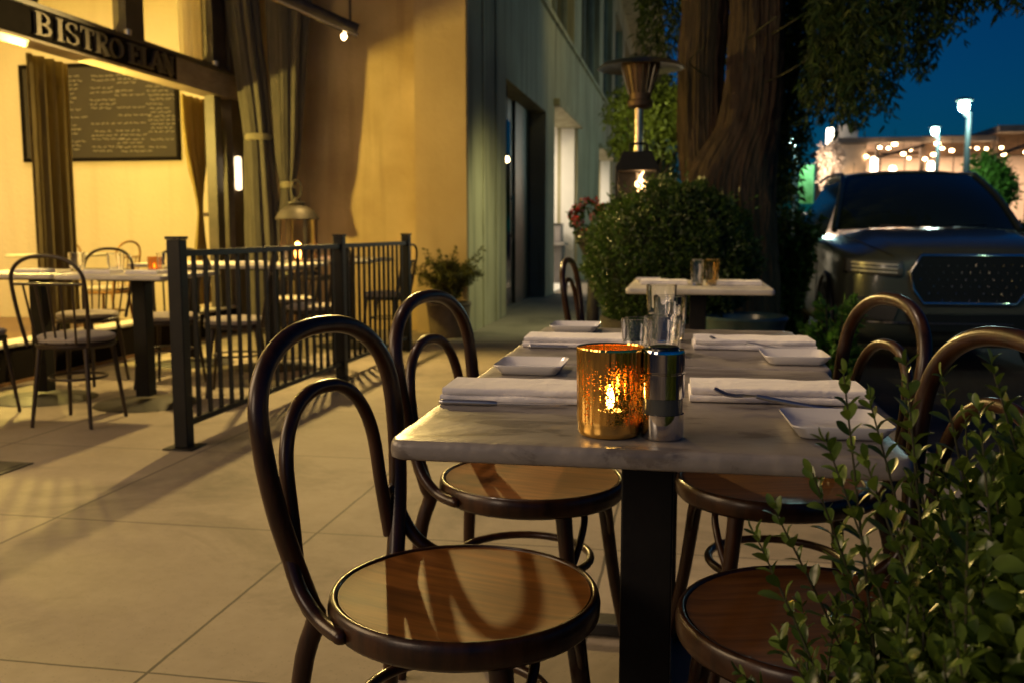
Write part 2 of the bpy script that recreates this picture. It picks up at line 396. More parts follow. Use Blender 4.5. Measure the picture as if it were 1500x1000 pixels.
def rnd_dir(rng):
    z = rng.uniform(-1, 1); a = rng.uniform(0, 2 * PI); r = math.sqrt(1 - z * z)
    return Vector((r * cos(a), r * sin(a), z))
def leaf(mb, p, d, up, L, W, curl=.15, fine=False):
    """one leaf from p along d; up = its face normal"""
    d = d.normalized(); up = (up - d * up.dot(d))
    up = up.normalized() if up.length > 1e-4 else d.orthogonal().normalized()
    s = d.cross(up)
    if not fine:
        m = p + d * L * .5 + up * L * curl * .5; t = p + d * L
        mb.add([p, m + s * W * .5, t - up * L * curl * .3, m - s * W * .5], [(0, 1, 2), (0, 2, 3)])
    else:
        up2 = up * W * .16; vs = [p]; prof = ((.12, .16), (.34, .40), (.62, .52), (.84, .40), (.95, .20))
        for t_, w_ in prof:
            m = p + d * L * t_ + up * L * curl * (.35 * sin(t_ * PI) - .2 * t_)
            vs += [m, m + s * W * w_ + up2 * w_ * 2, m - s * W * w_ + up2 * w_ * 2]
        vs.append(p + d * L - up * L * curl * .2)
        fs = [(0, 2, 1), (0, 1, 3)]
        for k in range(4):
            a_, b_ = 1 + 3 * k, 4 + 3 * k
            fs += [(a_, a_ + 1, b_ + 1, b_), (a_ + 2, a_, b_, b_ + 2)]
        fs += [(13, 14, 16), (15, 13, 16)]
        mb.add(vs, fs)

def shell_bush(c, rad, n, L, W, seed, lumps=.12, depth=.25, fs=4.0):
    """leaves scattered through the outer part of a lumpy ellipsoid"""
    rng = random.Random(seed); mb = MB(); c = Vector(c)
    for _ in range(n):
        d = rnd_dir(rng)
        k = 1 + lumps * mnoise.noise(d * fs + Vector((seed, 0, 0))) * 2 - depth * rng.random() ** 1.8
        p = c + Vector((d.x * rad[0], d.y * rad[1], d.z * rad[2])) * k
        dd = (d * .7 + rnd_dir(rng) * .9 + Vector((0, 0, .25)))
        leaf(mb, p, dd, rnd_dir(rng) + d * .6, L * rng.uniform(.7, 1.3), W * rng.uniform(.7, 1.3))
    return mb

# ------------------------------------------------------------------ ground
tag(MB().box(-60, -12, -.35, 1.02, 140, 0).build('sidewalk', 'concrete'), kind='structure')
tag(MB().box(1.02, -12, -.36, 1.16, 140, -.004).build('kerb', 'kerb', bevel=.015), kind='structure')
tag(MB().add([(-700, -700, -.15), (700, -700, -.15), (700, 700, -.15), (-700, 700, -.15)], [(0, 1, 2, 3)]).build('road', 'asphalt', smooth=0), kind='structure')

def W(mb, name, mat, root, **k):
    """build in world coordinates under an unrotated root"""
    o = mb.build(name, mat, root, **k); o.matrix_parent_inverse = Matrix.Translation(-root.location); return o

uc = thing('utility_cover', 'dark rectangular utility cover set in the paving at the left edge', 'cover', (-3.16, 3.60, .001))
MB().box(-.30, -.09, 0, .30, .09, .006).build('cover_plate', 'castiron', uc, bevel=.002)
MB().box(-.33, -.12, 0, .33, -.092, .004).box(-.33, .092, 0, .33, .12, .004).box(-.33, -.0919, 0, -.302, .0919, .004).box(.302, -.0919, 0, .33, .0919, .004).build('cover_frame', 'castiron', uc)
# ------------------------------------------------------------------ street building (right of the recess)
bld = thing('street_building', 'long grey stucco building front with dark upper windows receding along the sidewalk', 'building', (-2.3, 9.3, 0))
X0, X1 = -2.5, -2.1
w = MB()
ops = [(11.3, 14.6, 2.8), (15.6, 19.0, 3.0), (23.8, 28.0, 3.0)]
cur = 9.27
for a, b_, h in ops:
    w.box(X0, cur, 0, X1, a, 4.38); w.box(X0, a, h, X1, b_, 4.38); cur = b_
w.box(X0, cur, 0, X1, 62, 4.38)
wins = [(10.8, 14.2), (15.2, 18.3), (19.5, 23.6), (24.7, 27.6), (28.8, 32.0), (33.2, 37)]
cur = 9.27
for a, b_ in wins:
    w.box(X0, cur, 4.38, X1, a, 7.4); cur = b_
w.box(X0, cur, 4.38, X1, 62, 7.4); w.box(X0, 9.27, 7.4, X1, 62, 8.2)
W(w, 'facade_wall', 'stucco', bld)
W(MB().box(X1 + .002, 9.27, 8.2, -.9, 62, 8.5).box(-12, 9.27, 8.2, X1 + .002, 62, 8.5), 'roof_eave', 'stucco', bld)
ledge = MB()
ledge.box(X1, 9.27, 4.30, X1 + .05, 62, 4.378)
W(ledge, 'ledge', 'stucco', bld)
for a, b_ in wins:
    f = MB()
    for y in (a, (a + b_) / 2, b_ - .08): f.box(-2.34, y, 4.38, -2.24, y + .08, 7.4)
    f.box(-2.335, a, 4.38, -2.245, b_, 4.45)
    fr = W(f, 'window', 'mullion', bld)
    W(MB().box(-2.31, a + .03, 4.40, -2.295, b_ - .03, 7.39), 'pane', 'pane', bld).parent = fr
# stucco panel reveals near the corner
g = MB()
for y in (9.95, 10.65): g.box(X1, y, 0, X1 + .012, y + .03, 4.3)
W(g, 'panel_joint', 'stucco', bld)
# dark doorway
d = MB().box(-2.44, 11.3, 0, -2.38, 13.3, 2.8).box(-2.42, 13.3, 0, -2.34, 14.6, 2.8)
dr = W(d, 'door', 'doordark', bld)
pn = W(MB().box(-2.379, 11.55, .25, -2.372, 13.1, 2.5), 'door_pane', 'pane', bld)
pn.parent = dr
hd = W(MB().tube([(-2.33, 13.0, .9), (-2.33, 13.0, 1.5)], .015).tube([(-2.37, 13.0, .95), (-2.33, 13.0, .95)], .01).tube([(-2.37, 13.0, 1.45), (-2.33, 13.0, 1.45)], .01), 'door_handle', 'steel', bld)
hd.parent = dr
# header canopies over the lit openings
for a, b_, h in ops[1:]:
    W(MB().box(X1, a - .1, h, X1 + .10, b_ + .1, h + .12), 'lintel', 'stucco', bld, bevel=.01)
    lob = W(MB().box(-6.2, a, -.002, -2.12, b_, .012), 'lobby_floor', 'white', bld)
    r = MB().box(-6.3, a - .12, 0, -6.2, b_ + .12, h).box(-6.3, a - .12, h + .002, X0, b_ + .12, h + .1)
    r.box(-6.2, a - .12, .013, X0 - .002, a - .002, h).box(-6.2, b_ + .002, .013, X0 - .002, b_ + .12, h)
    W(r, 'lobby_wall', 'white', bld)
    W(MB().box(-2.42, b_ - .06, .012, -2.16, b_ - .002, h - .002), 'jamb', 'white', bld)
# tan corner pilaster and return wall of the recess
W(MB().box(-2.63, 9.25, 0, -2.115, 9.9, 6), 'corner_pilaster', 'pilaster', bld)
W(MB().box(-4.48, 9.5, 0, -2.632, 9.9, 6), 'recess_wall', 'plaster', bld)

gl_ = thing('green_light', 'narrow glowing green light strip on the building front down the street', 'light strip', (-2.06, 33.0, 3.2))
MB().box(-.03, -.22, 0, .03, .22, 1.5).build('light_tube', 'ledgreen', gl_, bevel=.01)
MB().box(-.04, -.26, -.06, .034, .26, -.001).build('mount', 'blackmetal', gl_)
dl = thing('doorway_glint', 'small added bulb standing in for a lamp reflection in the dark doorway', 'lamp', (-2.2, 11.9, 1.86))  # glowing bulb stands in for a lamp's reflection in the door glass
MB().lathe([(0, 0), (.028, .015), (.035, .045), (.02, .075), (0, .08)], 12).build('bulb', 'heatbulb', dl)
MB().tube([(0, 0, .08), (0, 0, .94)], .006, 6).lathe([(0, .078), (.018, .08), (.018, .12), (0, .122)], 10).build('cord', 'blackmetal', dl)
desk = thing('reception_desk', 'low grey reception desk inside the brightly lit white lobby', 'desk', (-2.62, 18.55, .012))
MB().box(-.75, -.25, 0, .3, .25, .72).build('desk_body', M('desk_grey', (.12, .11, .11), .6, vary=(3, .2)), desk, bevel=.01)
MB().box(-.8, -.32, .722, .36, .3, .78).build('desk_top', M('desk_top_grey', (.26, .24, .23), .4, vary=(3, .2)), desk, bevel=.008)
bx = thing('display_box', 'grey box standing on the lobby reception desk', 'box', (-2.6, 18.55, .795))
MB().box(-.3, -.18, 0, .26, .18, .32).build('box_body', M('box_grey', (.22, .20, .20), .6), bx, bevel=.01)
MB().box(-.31, -.19, .322, .27, .19, .36).build('lid', 'darksteel', bx)

# ------------------------------------------------------------------ bistro storefront
bis = thing('bistro_storefront', 'open fronted bistro with a lettered brown beam over its bright yellow dining room', 'restaurant front', (-4.5, 6, 0))
W(MB().box(-10, 2.5, 0, -4.42, 9.9, .022), 'dining_floor', 'woodfloor', bis)
iw = MB().box(-10, 10.0, 0, -4.49, 10.15, 3.7).box(-10.15, 2.4, 0, -10, 10.15, 3.7).box(-10, 2.3, 0, -4.62, 2.4, 3.7)
W(iw, 'dining_wall', 'cream', bis)
W(MB().box(-10.1, 2.35, 3.701, -4.5, 10.1, 3.85), 'ceiling', 'white', bis)
W(MB().box(-4.66, 2.3, 3.5, -4.44, 9.9, 3.699).box(-4.66, 2.3, 3.852, -4.44, 9.9, 6), 'upper_wall', 'plaster', bis)
bm = MB().box(-4.62, 2.3, 2.312, -4.42, 9.42, 2.54)
beam = W(bm, 'sign_beam', 'beam', bis, bevel=.006)
W(MB().box(-4.416, 5.2, 2.335, -4.405, 7.93, 2.535), 'sign_shade_board', 'flatblack', bis).parent = beam  # near-black strip stands in for the shadow behind the letters
W(MB().box(-4.64, 2.3, 2.541, -4.40, 9.42, 2.575), 'beam_cap', 'framebrown', bis).parent = beam
W(MB().box(-4.60, 2.3, .023, -4.44, 8.98, .25), 'knee_wall', 'flatblack', bis)
W(MB().box(-4.62, 2.3, .251, -4.42, 8.98, .275), 'sill', 'tablewhite', bis, bevel=.004)
W(MB().box(-4.62, 9.0, .023, -4.43, 9.40, 2.31).box(-4.62, 9.0, 2.576, -4.43, 9.40, 3.5), 'corner_post', 'framebrown', bis)
for y in (8.70,):
    W(MB().box(-4.56, y, .276, -4.46, y + .14, 2.31), 'mullion', 'framebrown', bis)
for y in (4.0, 7.25, 8.70):
    W(MB().box(-4.57, y, 2.576, -4.45, y + .26, 3.5), 'transom_mullion', 'framebrown', bis)
for a, b_ in ((4.26, 7.25), (7.51, 8.70)):
    W(MB().box(-4.515, a, 2.576, -4.505, b_, 3.5), 'transom_pane', M('transom_glass', (1, 1, 1), .02, trans=1, ior=1.15), bis)
for y in (7.25, 8.72):
    k = MB().lathe([(.0, 0), (.025, 0), (.03, .03), (.03, .05), (0, .06)], 12, (-4.44, y, 2.576))
    W(k, 'beam_spotlight', 'heaterdish', bis).parent = beam

# raised lettering: stroke-built serif capitals, read along +Y on the street face of the beam
def letter_strokes(ch):
    T, t = .20, .085
    bars, arcs = [], []
    def serif(x, y, w_=.30): bars.append((x - w_ / 2, y, x + w_ / 2, y, .06))
    def stem(x, th=T): bars.append((x, 0, x, 1, th)); serif(x, .03, .36); serif(x, .97, .36)
    if ch == 'I': stem(.25); wd = .5
    elif ch == 'B':
        stem(.2); arcs += [(.30, .735, .33, .235, -90, 90, .14), (.30, .265, .38, .235, -90, 90, .15)]; wd = .76
        bars += [(.2, .97, .34, .97, .06), (.2, .5, .34, .5, .07), (.2, .03, .34, .03, .06)]
    elif ch == 'S':
        arcs += [(.34, .74, .24, .21, 20, 270, .13), (.34, .26, .26, .22, -160, 90, .13)]; bars += [(.56, .72, .56, .96, .06), (.09, .04, .09, .28, .06)]; wd = .68
    elif ch == 'T': bars += [(.36, 0, .36, 1, T), (.02, .95, .70, .95, .09), (.04, .72, .04, .98, .06), (.68, .72, .68, .98, .06)]; serif(.36, .03, .36); wd = .74
    elif ch == 'R':
        stem(.2); arcs += [(.30, .73, .33, .24, -90, 90, .14)]; bars += [(.2, .97, .34, .97, .06), (.2, .49, .34, .49, .07), (.36, .49, .66, .02, .17)]; serif(.70, .03, .24); wd = .84
    elif ch == 'O': arcs += [(.42, .5, .34, .44, 0, 360, .15)]; wd = .86
    elif ch == 'E': stem(.2); bars += [(.2, .96, .62, .96, .075), (.2, .52, .50, .52, .07), (.2, .04, .64, .04, .075), (.61, .76, .61, .99, .055), (.63, .01, .63, .26, .055), (.5, .40, .5, .64, .05)]; wd = .72
    elif ch == 'L': stem(.2); bars += [(.2, .04, .62, .04, .075), (.62, .01, .62, .30, .055)]; wd = .68
    elif ch == 'A': bars += [(.08, 0, .40, 1, t), (.40, 1, .74, 0, T * .95), (.20, .34, .60, .34, .065)]; serif(.08, .03, .24); serif(.74, .03, .32); wd = .84
    elif ch == 'N': bars += [(.16, 0, .16, 1, t), (.14, 1, .68, 0, T * .95), (.68, 0, .68, 1, t)]; serif(.14, .97, .28); serif(.16, .03, .28); serif(.68, .97, .28); wd = .84
    return bars, arcs, wd
lt = MB(); HT = .158; z0 = 2.356; x0 = -4.404; lift = 0
def lput(pts):
    global lift
    lift += .00025
    lt.prism([(x0, p[0], p[1]) for p in pts], (.022 + lift, 0, 0))
cells = [('B', 6.03), ('I', 6.245), ('S', 6.36), ('T', 6.535), ('R', 6.71), ('O', 6.895), ('E', 7.165), ('L', 7.335), ('A', 7.48), ('N', 7.665)]
SXL = .235
words_ = []
for ch, yb in cells:
    if ch == 'E': words_.append(lt); lt = MB()
    lift = 0
    bars, arcs, wd = letter_strokes(ch)
    for xa, ya, xb, yb2, th in bars:
        A = Vector((yb + xa * SXL, z0 + ya * HT)); B = Vector((yb + xb * SXL, z0 + yb2 * HT)); dv = (B - A).normalized(); nv = Vector((-dv.y, dv.x)) * th * .5 * (SXL * abs(dv.y) + HT * abs(dv.x))
        lput([A + nv, A - nv, B - nv, B + nv])
    for cx, cy, rx, ry, a0, a1, th in arcs:
        n = max(6, int(abs(a1 - a0) / 15))
        lift += .00025
        for k in range(n):
            q = []
            for aa, rr in ((a0 + (a1 - a0) * k / n, 1), (a0 + (a1 - a0) * (k + 1) / n, 1), (a0 + (a1 - a0) * (k + 1) / n, -1), (a0 + (a1 - a0) * k / n, -1)):
                hw = th * .5 * (.45 + .55 * abs(cos(R(aa))))
                q.append((x0, yb + (cx + (rx + rr * hw) * cos(R(aa))) * SXL, z0 + (cy + (ry + rr * hw * .8) * sin(R(aa))) * HT))
            lt.prism(q, (.022 + lift, 0, 0))
for lt in words_ + [lt]: W(lt, 'lettering', 'bronze', bis, smooth=0).parent = beam

# dining room fittings
def chalk_material():
    m, nt, b = new_mat('chalkboard_slate'); b.inputs['Base Color'].default_value = (.045, .036, .022, 1); b.inputs['Roughness'].default_value = .7
    N, L = nt.nodes, nt.links
    tc = N.new('ShaderNodeTexCoord'); n = N.new('ShaderNodeTexNoise'); n.inputs['Scale'].default_value = 3
    rp = N.new('ShaderNodeValToRGB'); rp.color_ramp.elements[0].color = (.018, .014, .009, 1); rp.color_ramp.elements[1].color = (.045, .036, .02, 1)
    L.new(tc.outputs['Object'], n.inputs[0]); L.new(n.outputs['Fac'], rp.inputs[0]); L.new(rp.outputs[0], b.inputs['Base Color'])
    return m
cbd = thing('chalkboard', 'large black menu chalkboard with white handwriting on the yellow dining wall', 'chalkboard', (-6.50, 9.99, 1.84))
brd = MB().box(-.93, -.03, 0, .93, 0, 1.0).build('board', chalk_material(), cbd, smooth=0)
fr = MB().box(-.97, -.045, -.04, .97, 0, -.002).box(-.97, -.045, 1.002, .97, 0, 1.04).box(-.97, -.045, -.0015, -.932, 0, 1.0015).box(.932, -.045, -.0015, .97, 0, 1.0015)
fr.build('board_frame', 'flatblack', cbd)
ck = MB(); rng = random.Random(3)
for colx in (-.52, -.10, .22, .60):
    zz = .90
    while zz > .06:
        x = colx + rng.uniform(-.02, .04); xe = x + rng.uniform(.18, .36)
        if rng.random() < .86:
            while x < xe:
                L_ = rng.uniform(.03, .08)
                pts = [(x + L_ * q / 6, -.031, zz + rng.uniform(-.010, .010)) for q in range(7)]
                ck.tube(pts, .0032, 4); x += L_ + rng.uniform(.012, .03)
        zz -= rng.choice((.042, .046, .05, .085))
join_marks(brd, ck, M('chalk', (.36, .33, .26), .9))

def hanging(name, label, cat, pts_fn, z0_, z1_, nz, ny, mat, loc, group=None, top=None):
    o = MB().grid([[pts_fn(j / (ny - 1), z0_ + (z1_ - z0_) * i / (nz - 1)) for j in range(ny)] for i in range(nz)]).build(name, mat, None, smooth=80, solid=.006, fix=False)
    o.location = loc
    return tag(o, label, cat, group)
def folds(u, n, amp, ph=0): return amp * sin(u * n * 2 * PI + ph) + amp * .4 * sin(u * n * 4.6 * PI + 1 + ph)
GC = 'curtains at the bistro windows'
hanging('window_curtain', 'dark olive straight curtain hanging left of the chalkboard', 'curtain', lambda u, z: (folds(u, 4, .035), u * .48, z), -1.98, 0, 12, 60, 'curtain_dark', (-4.72, 6.36, 2.30), GC)
def tied(u, z):
    wd = .50 - .40 * math.exp(-((z + 1.12) / .5) ** 2) if z > -1.12 else .10 + .28 * min(1, (-1.12 - z) / .8)
    cy = .20 if z <= -1.12 else .0
    y = (u) * wd + .36 * (1 - wd / .5) * .9
    return (folds(u, 4, .03 * min(1, wd / .3)), y, z)
tc_ = hanging('tied_curtain', 'gold curtain gathered by a tie back beside the corner post', 'curtain', tied, -2.0, 0, 30, 60, 'curtain_gold', (-4.70, 8.50, 2.30), GC)
b_ = MB().lathe([(.06, -.02), (.066, 0), (.06, .02)], 20, (0, 0, 0), sx=.8, sy=1).build('tie_back', 'cream', tc_); b_.location = (0, .40, -1.12)
hanging('transom_curtain', 'pale curtain pleats behind the upper pane above the lettering end', 'curtain', lambda u, z: (folds(u, 4, .03), u * .62, z), -.9, 0, 8, 60, 'curtain_pale', (-4.68, 8.45, 3.48), GC)
hanging('transom_drape', 'dark curtain behind the upper pane at the far left above the sign', 'curtain', lambda u, z: (folds(u, 5, .03), u * .75, z), -.9, 0, 8, 60, 'curtain_dark', (-4.68, 5.75, 3.48), GC)

def gathered(name, label, spine, mat, nfold, group, tie=None):
    """bunched cloth column: closed loop of folds carried down a spine of (x, y, z, r)"""
    mb = MB(); P = smooth_path([s[:3] for s in spine], 8); rr = []
    for i in range(len(P)):
        t = i / 8; k = min(int(t), len(spine) - 2); f = t - k; rr.append(spine[k][3] * (1 - f) + spine[k + 1][3] * f)
    n = 72; rows = []
    for p, r in zip(P, rr):
        row = []
        for j in range(n + 1):
            a = 2 * PI * (j % n) / n
            k = r * (1 + .22 * sin(a * nfold + p.z * .5) + .10 * sin(a * (nfold * 2 + 1) + 2 + p.z * .9) + .06 * mnoise.noise(Vector((a * 2, p.z * 2, 1))))
            row.append((p.x + k * cos(a), p.y + k * sin(a) * .8, p.z))
        rows.append(row)
    base = Vector((spine[-1][0], spine[-1][1], 0))
    mb.grid([[Vector(q) - base for q in row] for row in rows])
    o = mb.build(name, mat, None, smooth=80, fix=False); o.location = base
    tag(o, label, 'drape', group)
    if tie:
        x, y, z, r = tie
        MB().lathe([(r, -.03), (r * 1.06, -.01), (r * 1.06, .01), (r, .03)], 24, (x - base.x, y - base.y, z)).build('tie_band', 'curtain_pale', o)
    return o
GD = 'gathered outdoor drapes by the recess wall'
gathered('patio_drape', 'thick grey brown drape gathered with a pale tie beside the corner post', [(-4.30, 8.95, 4.2, .15), (-4.25, 8.95, 3.2, .135), (-4.17, 8.95, 2.4, .125), (-4.13, 8.95, 1.9, .115), (-4.12, 8.95, 1.4, .135), (-4.11, 8.95, .75, .15), (-4.1, 8.95, .06, .16)], 'drape', 7, GD, (-4.13, 8.95, 1.93, .125))
gathered('patio_drape', 'shorter shadowed drape tapering to a knot above the bronze lantern', [(-3.78, 9.0, 4.2, .24), (-3.80, 9.0, 3.2, .19), (-3.83, 9.0, 2.4, .145), (-3.85, 9.0, 1.75, .11), (-3.86, 9.0, 1.45, .06), (-3.85, 9.0, 1.2, .10)], 'drape', 8, GD, (-3.86, 9.0, 1.47, .075))

sc_ = thing('wall_sconce', 'slim glowing tube sconce on the dark corner post', 'wall lamp', (-4.395, 9.03, 1.42))
MB().lathe([(0, 0), (.03, .01), (.034, .04), (.034, .30), (.03, .33), (0, .34)], 16).build('tube_shade', 'sconce', sc_)
MB().box(-.05, -.03, .10, -.034, .03, .24).build('bracket', 'blackmetal', sc_)

# electric heater bar above the patio
hb = thing('heater_bar', 'slanted metal heater bar with a lit lamp hung above the patio', 'heater lamp', (-3.10, 8.1, 2.88))
a_, b2 = Vector((-.42, -.22, .17)), Vector((.24, .16, -.11)); ax = (b2 - a_).normalized()
MB().tube([a_, b2], .052, 14, flat=.7).build('housing', 'lanternmetal', hb)
MB().tube([a_ + Vector((0, 0, -.05)), b2 + Vector((0, 0, -.05))], .022, 8).build('heating_tube', 'steel', hb)
MB().lathe([(0, 0), (.018, .012), (.026, .035), (.018, .055), (0, .06)], 12, tuple(b2 + Vector((-.10, -.07, -.10)))).build('bulb', 'heatbulb', hb)
for q in (.12, .92):
    p = a_.lerp(b2, q); MB().tube([p, (p.x, p.y, 1.4)], .012, 8).build('hanger_rod', 'lanternmetal', hb)

# ------------------------------------------------------------------ iron fence
fn = thing('metal_fence', 'black iron picket fence enclosing the bistro patio', 'fence', (-2.33, 4.13, 0))
ys = [0, 2.15, 3.75]
for y in ys:
    p = MB().box(-.034, y - .034, .008, .034, y + .034, .985).box(-.075, y - .075, 0, .075, y + .075, .0078)
    po = p.build('fence_post', 'blackmetal', fn, bevel=.004)
    MB().box(-.038, y - .038, .986, .038, y + .038, 1.0).build('post_cap', 'blackmetal', po)
for a, b_ in zip(ys, ys[1:]):
    a += .036; b_ -= .036
    MB().box(-.02, a, .905, .02, b_, .935).box(-.016, a, .10, .016, b_, .125).build('rail_pair', 'blackmetal', fn)
    pk = MB(); n = round((b_ - a) / .118)
    for i in range(1, n):
        y = a + (b_ - a) * i / n; pk.box(-.009, y - .009, .126, .009, y + .009, .904)
    pk.build('picket_panel', 'blackmetal', fn)

# ------------------------------------------------------------------ bentwood chairs
def hoop_pts(zb, base_w, max_w, top, bx, lean, n=44, legs=True, p=2.3):
    """one side to the other: rear foot, upright, arch"""
    zt = top - .145; half = []
    if legs:
        for z in (0, .12, .24, .36):
            t = (.45 - z) / .45; half.append((bx - .045 * t + .0, base_w + .055 * t, z))
    zs = [zb + (zt - zb) * i / 14 for i in range(15)]
    for z in zs:
        t = (z - zb) / (zt - zb); half.append((bx - lean * (z - .47) / .4, base_w + (max_w - base_w) * sin(t * PI / 2), z))
    for i in range(1, 15):
        a = PI / 2 * i / 14
        y = max_w * abs(cos(a)) ** (2 / p); z = zt + (top - zt) * sin(a) ** (2 / p)
        half.append((bx - lean * (z - .47) / .4, y if i < 14 else 0, z))
    L_ = [Vector((x, -y, z)) for x, y, z in half]; Rr = [Vector((x, y, z)) for x, y, z in half[:-1]]
    return L_ + Rr[::-1]
def make_chair(label, loc, rz, group):
    t = thing('bentwood_chair', label, 'chair', loc, rz, group)
    MB().lathe([(0, .462), (.10, .4615), (.175, .4635), (.1985, .467), (.199, .440), (0, .438)], 56).build('seat', 'seatwood', t)
    MB().lathe([(.192, .428), (.206, .426), (.213, .434), (.2145, .452), (.212, .464), (.2085, .4695), (.2035, .470), (.2005, .467), (.2, .44)], 64, closed=True).build('seat_ring', 'bentwood', t, smooth=60)
    hp = smooth_path(hoop_pts(.42, .112, .180, .874, -.213, .056), 3)
    rads = [.0115 + .0050 * min(1, p.z / .42) - .0015 * max(0, (p.z - .6) / .28) for p in hp]
    MB().tube(hp, rads, 14).build('back_hoop', 'bentwood', t, smooth=80)
    ip = smooth_path(hoop_pts(.485, .129, .122, .772, -.224, .056, legs=False), 3)
    MB().tube(ip, [.0118] * len(ip), 12).build('inner_hoop', 'bentwood', t, smooth=80)
    for s in (-1, 1):
        lp = [(.125, s * .125, .436), (.135, s * .132, .36), (.155, s * .142, .2), (.19, s * .160, 0)]
        lp = smooth_path(lp, 4); MB().tube(lp, [.019 - .006 * i / (len(lp) - 1) for i in range(len(lp))], 12).build('front_leg', 'bentwood', t, smooth=80)
        br = smooth_path([(-.232, s * .150, .575), (-.222, s * .153, .53), (-.195, s * .16, .48), (-.15, s * .172, .449), (-.09, s * .198, .444)], 5)
        MB().tube(br, [.008] + [.012] * (len(br) - 2) + [.008], 10).build('bracket', 'bentwood', t, smooth=80)
        lo = smooth_path([(.145, s * .137, .30), (.155, s * .10, .36), (.15, s * .06, .41), (.12, s * .05, .43)], 5)
        MB().tube(lo, .008, 8).build('corner_brace', 'bentwood', t, smooth=80)
    MB().tube([(-.02 + .155 * cos(a * PI / 20), .155 * sin(a * PI / 20), .275) for a in range(40)], .0095, 10, closed=True).build('leg_ring', 'bentwood', t, smooth=80)
    return t
GCH = 'bentwood chairs at the sidewalk tables'
ch0 = make_chair('nearest bentwood chair in front at the left, round amber seat fully in view', (-.331, 1.422, 0), R(-16), GCH)
dup(ch0, (-.335, 2.13, 0), R(-14), 'left bentwood chair at the second table, its seat half hidden under the marble top', GCH)
dup(ch0, (.212, 1.41, 0), R(198), 'right bentwood chair in front, seat half covered by the leafy shrub', GCH)
dup(ch0, (.205, 2.2, 0), R(197), 'right bentwood chair at the second table, back hoop seen against the dark car', GCH)
dup(ch0, (-.33, 4.95, 0), R(-6), 'bentwood chair at the far table by the clipped boxwood', GCH)

# ------------------------------------------------------------------ marble tables
def slab(lx, ly, th, r, seed):
    """stone slab with rounded corners and a chipped, uneven edge"""
    rng = random.Random(seed); out = []
    for cx, cy, a0 in ((lx / 2 - r, ly / 2 - r, 0), (-lx / 2 + r, ly / 2 - r, 90), (-lx / 2 + r, -ly / 2 + r, 180), (lx / 2 - r, -ly / 2 + r, 270)):
        for k in range(7): out.append((cx + r * cos(R(a0 + 15 * k)), cy + r * sin(R(a0 + 15 * k))))
    P = []
    for i in range(len(out)):
        a, b_ = Vector(out[i]), Vector(out[(i + 1) % len(out)]); m = max(1, int((b_ - a).length / .006))
        for k in range(m): P.append(a.lerp(b_, k / m))
    n = len(P); rows = []
    for f, z in ((.0, 0), (.985, 0), (.9965, .003), (1, .010), (1, th - .010), (.9975, th - .0045), (.992, th - .001), (.982, th), (.93, th), (0, th)):
        row = []
        for i, p in enumerate(P):
            ch = mnoise.noise(Vector((p.x * 70, p.y * 70, z * 90 + seed))) * .0010 + mnoise.noise(Vector((p.x * 16, p.y * 16, seed))) * .0014
            d = p.normalized() * (ch if 0.95 < f else 0)
            row.append((p.x * f + d.x, p.y * f + d.y, z + (ch * .5 if .95 < f < 1 and z > th / 2 else 0)))
        rows.append(row + [row[0]])
    return MB().grid(rows)
def make_table(label, loc, lx, ly, group, seed, top='marble', h=.75):
    t = thing('bistro_table', label, 'table', loc, 0, group)
    o = slab(lx, ly, .027, .022, seed).build('tabletop', top, t, smooth=50, fix=False); o.location = (0, 0, h - .027)
    MB().box(-.0425, -.0425, .05, .0425, .0425, h - .046).build('column', 'blackmetal', t, bevel=.003)
    MB().box(-.2, -.14, h - .0455, .2, .14, h - .0305).build('top_plate', 'castiron', t)
    b_ = MB().box(-.24, -.038, .008, .24, .038, .038).box(-.0381, -.30, .0083, .0381, -.0381, .0377).box(-.0381, .0381, .0083, .0381, .30, .0377).box(-.06, -.06, .0378, .06, .06, .0498)
    for x, y in ((-.21, 0), (.21, 0), (0, -.27), (0, .27)): b_.lathe([(.02, 0), (.02, .0079)], 12, (x, y, 0))
    b_.build('base', 'castiron', t, bevel=.004)
    return t
GT = 'marble tables on the sidewalk'
make_table('front marble table holding the amber candle glass and pepper mill', (-.052, 1.592, 0), .675, .765, GT, 1)
make_table('second marble table pushed against the back of the front one', (-.047, 2.368, 0), .695, .765, GT, 2)
make_table('far marble table in front of the clipped boxwood', (.075, 5.05, 0), .70, .85, GT, 3, 'tablewhite')

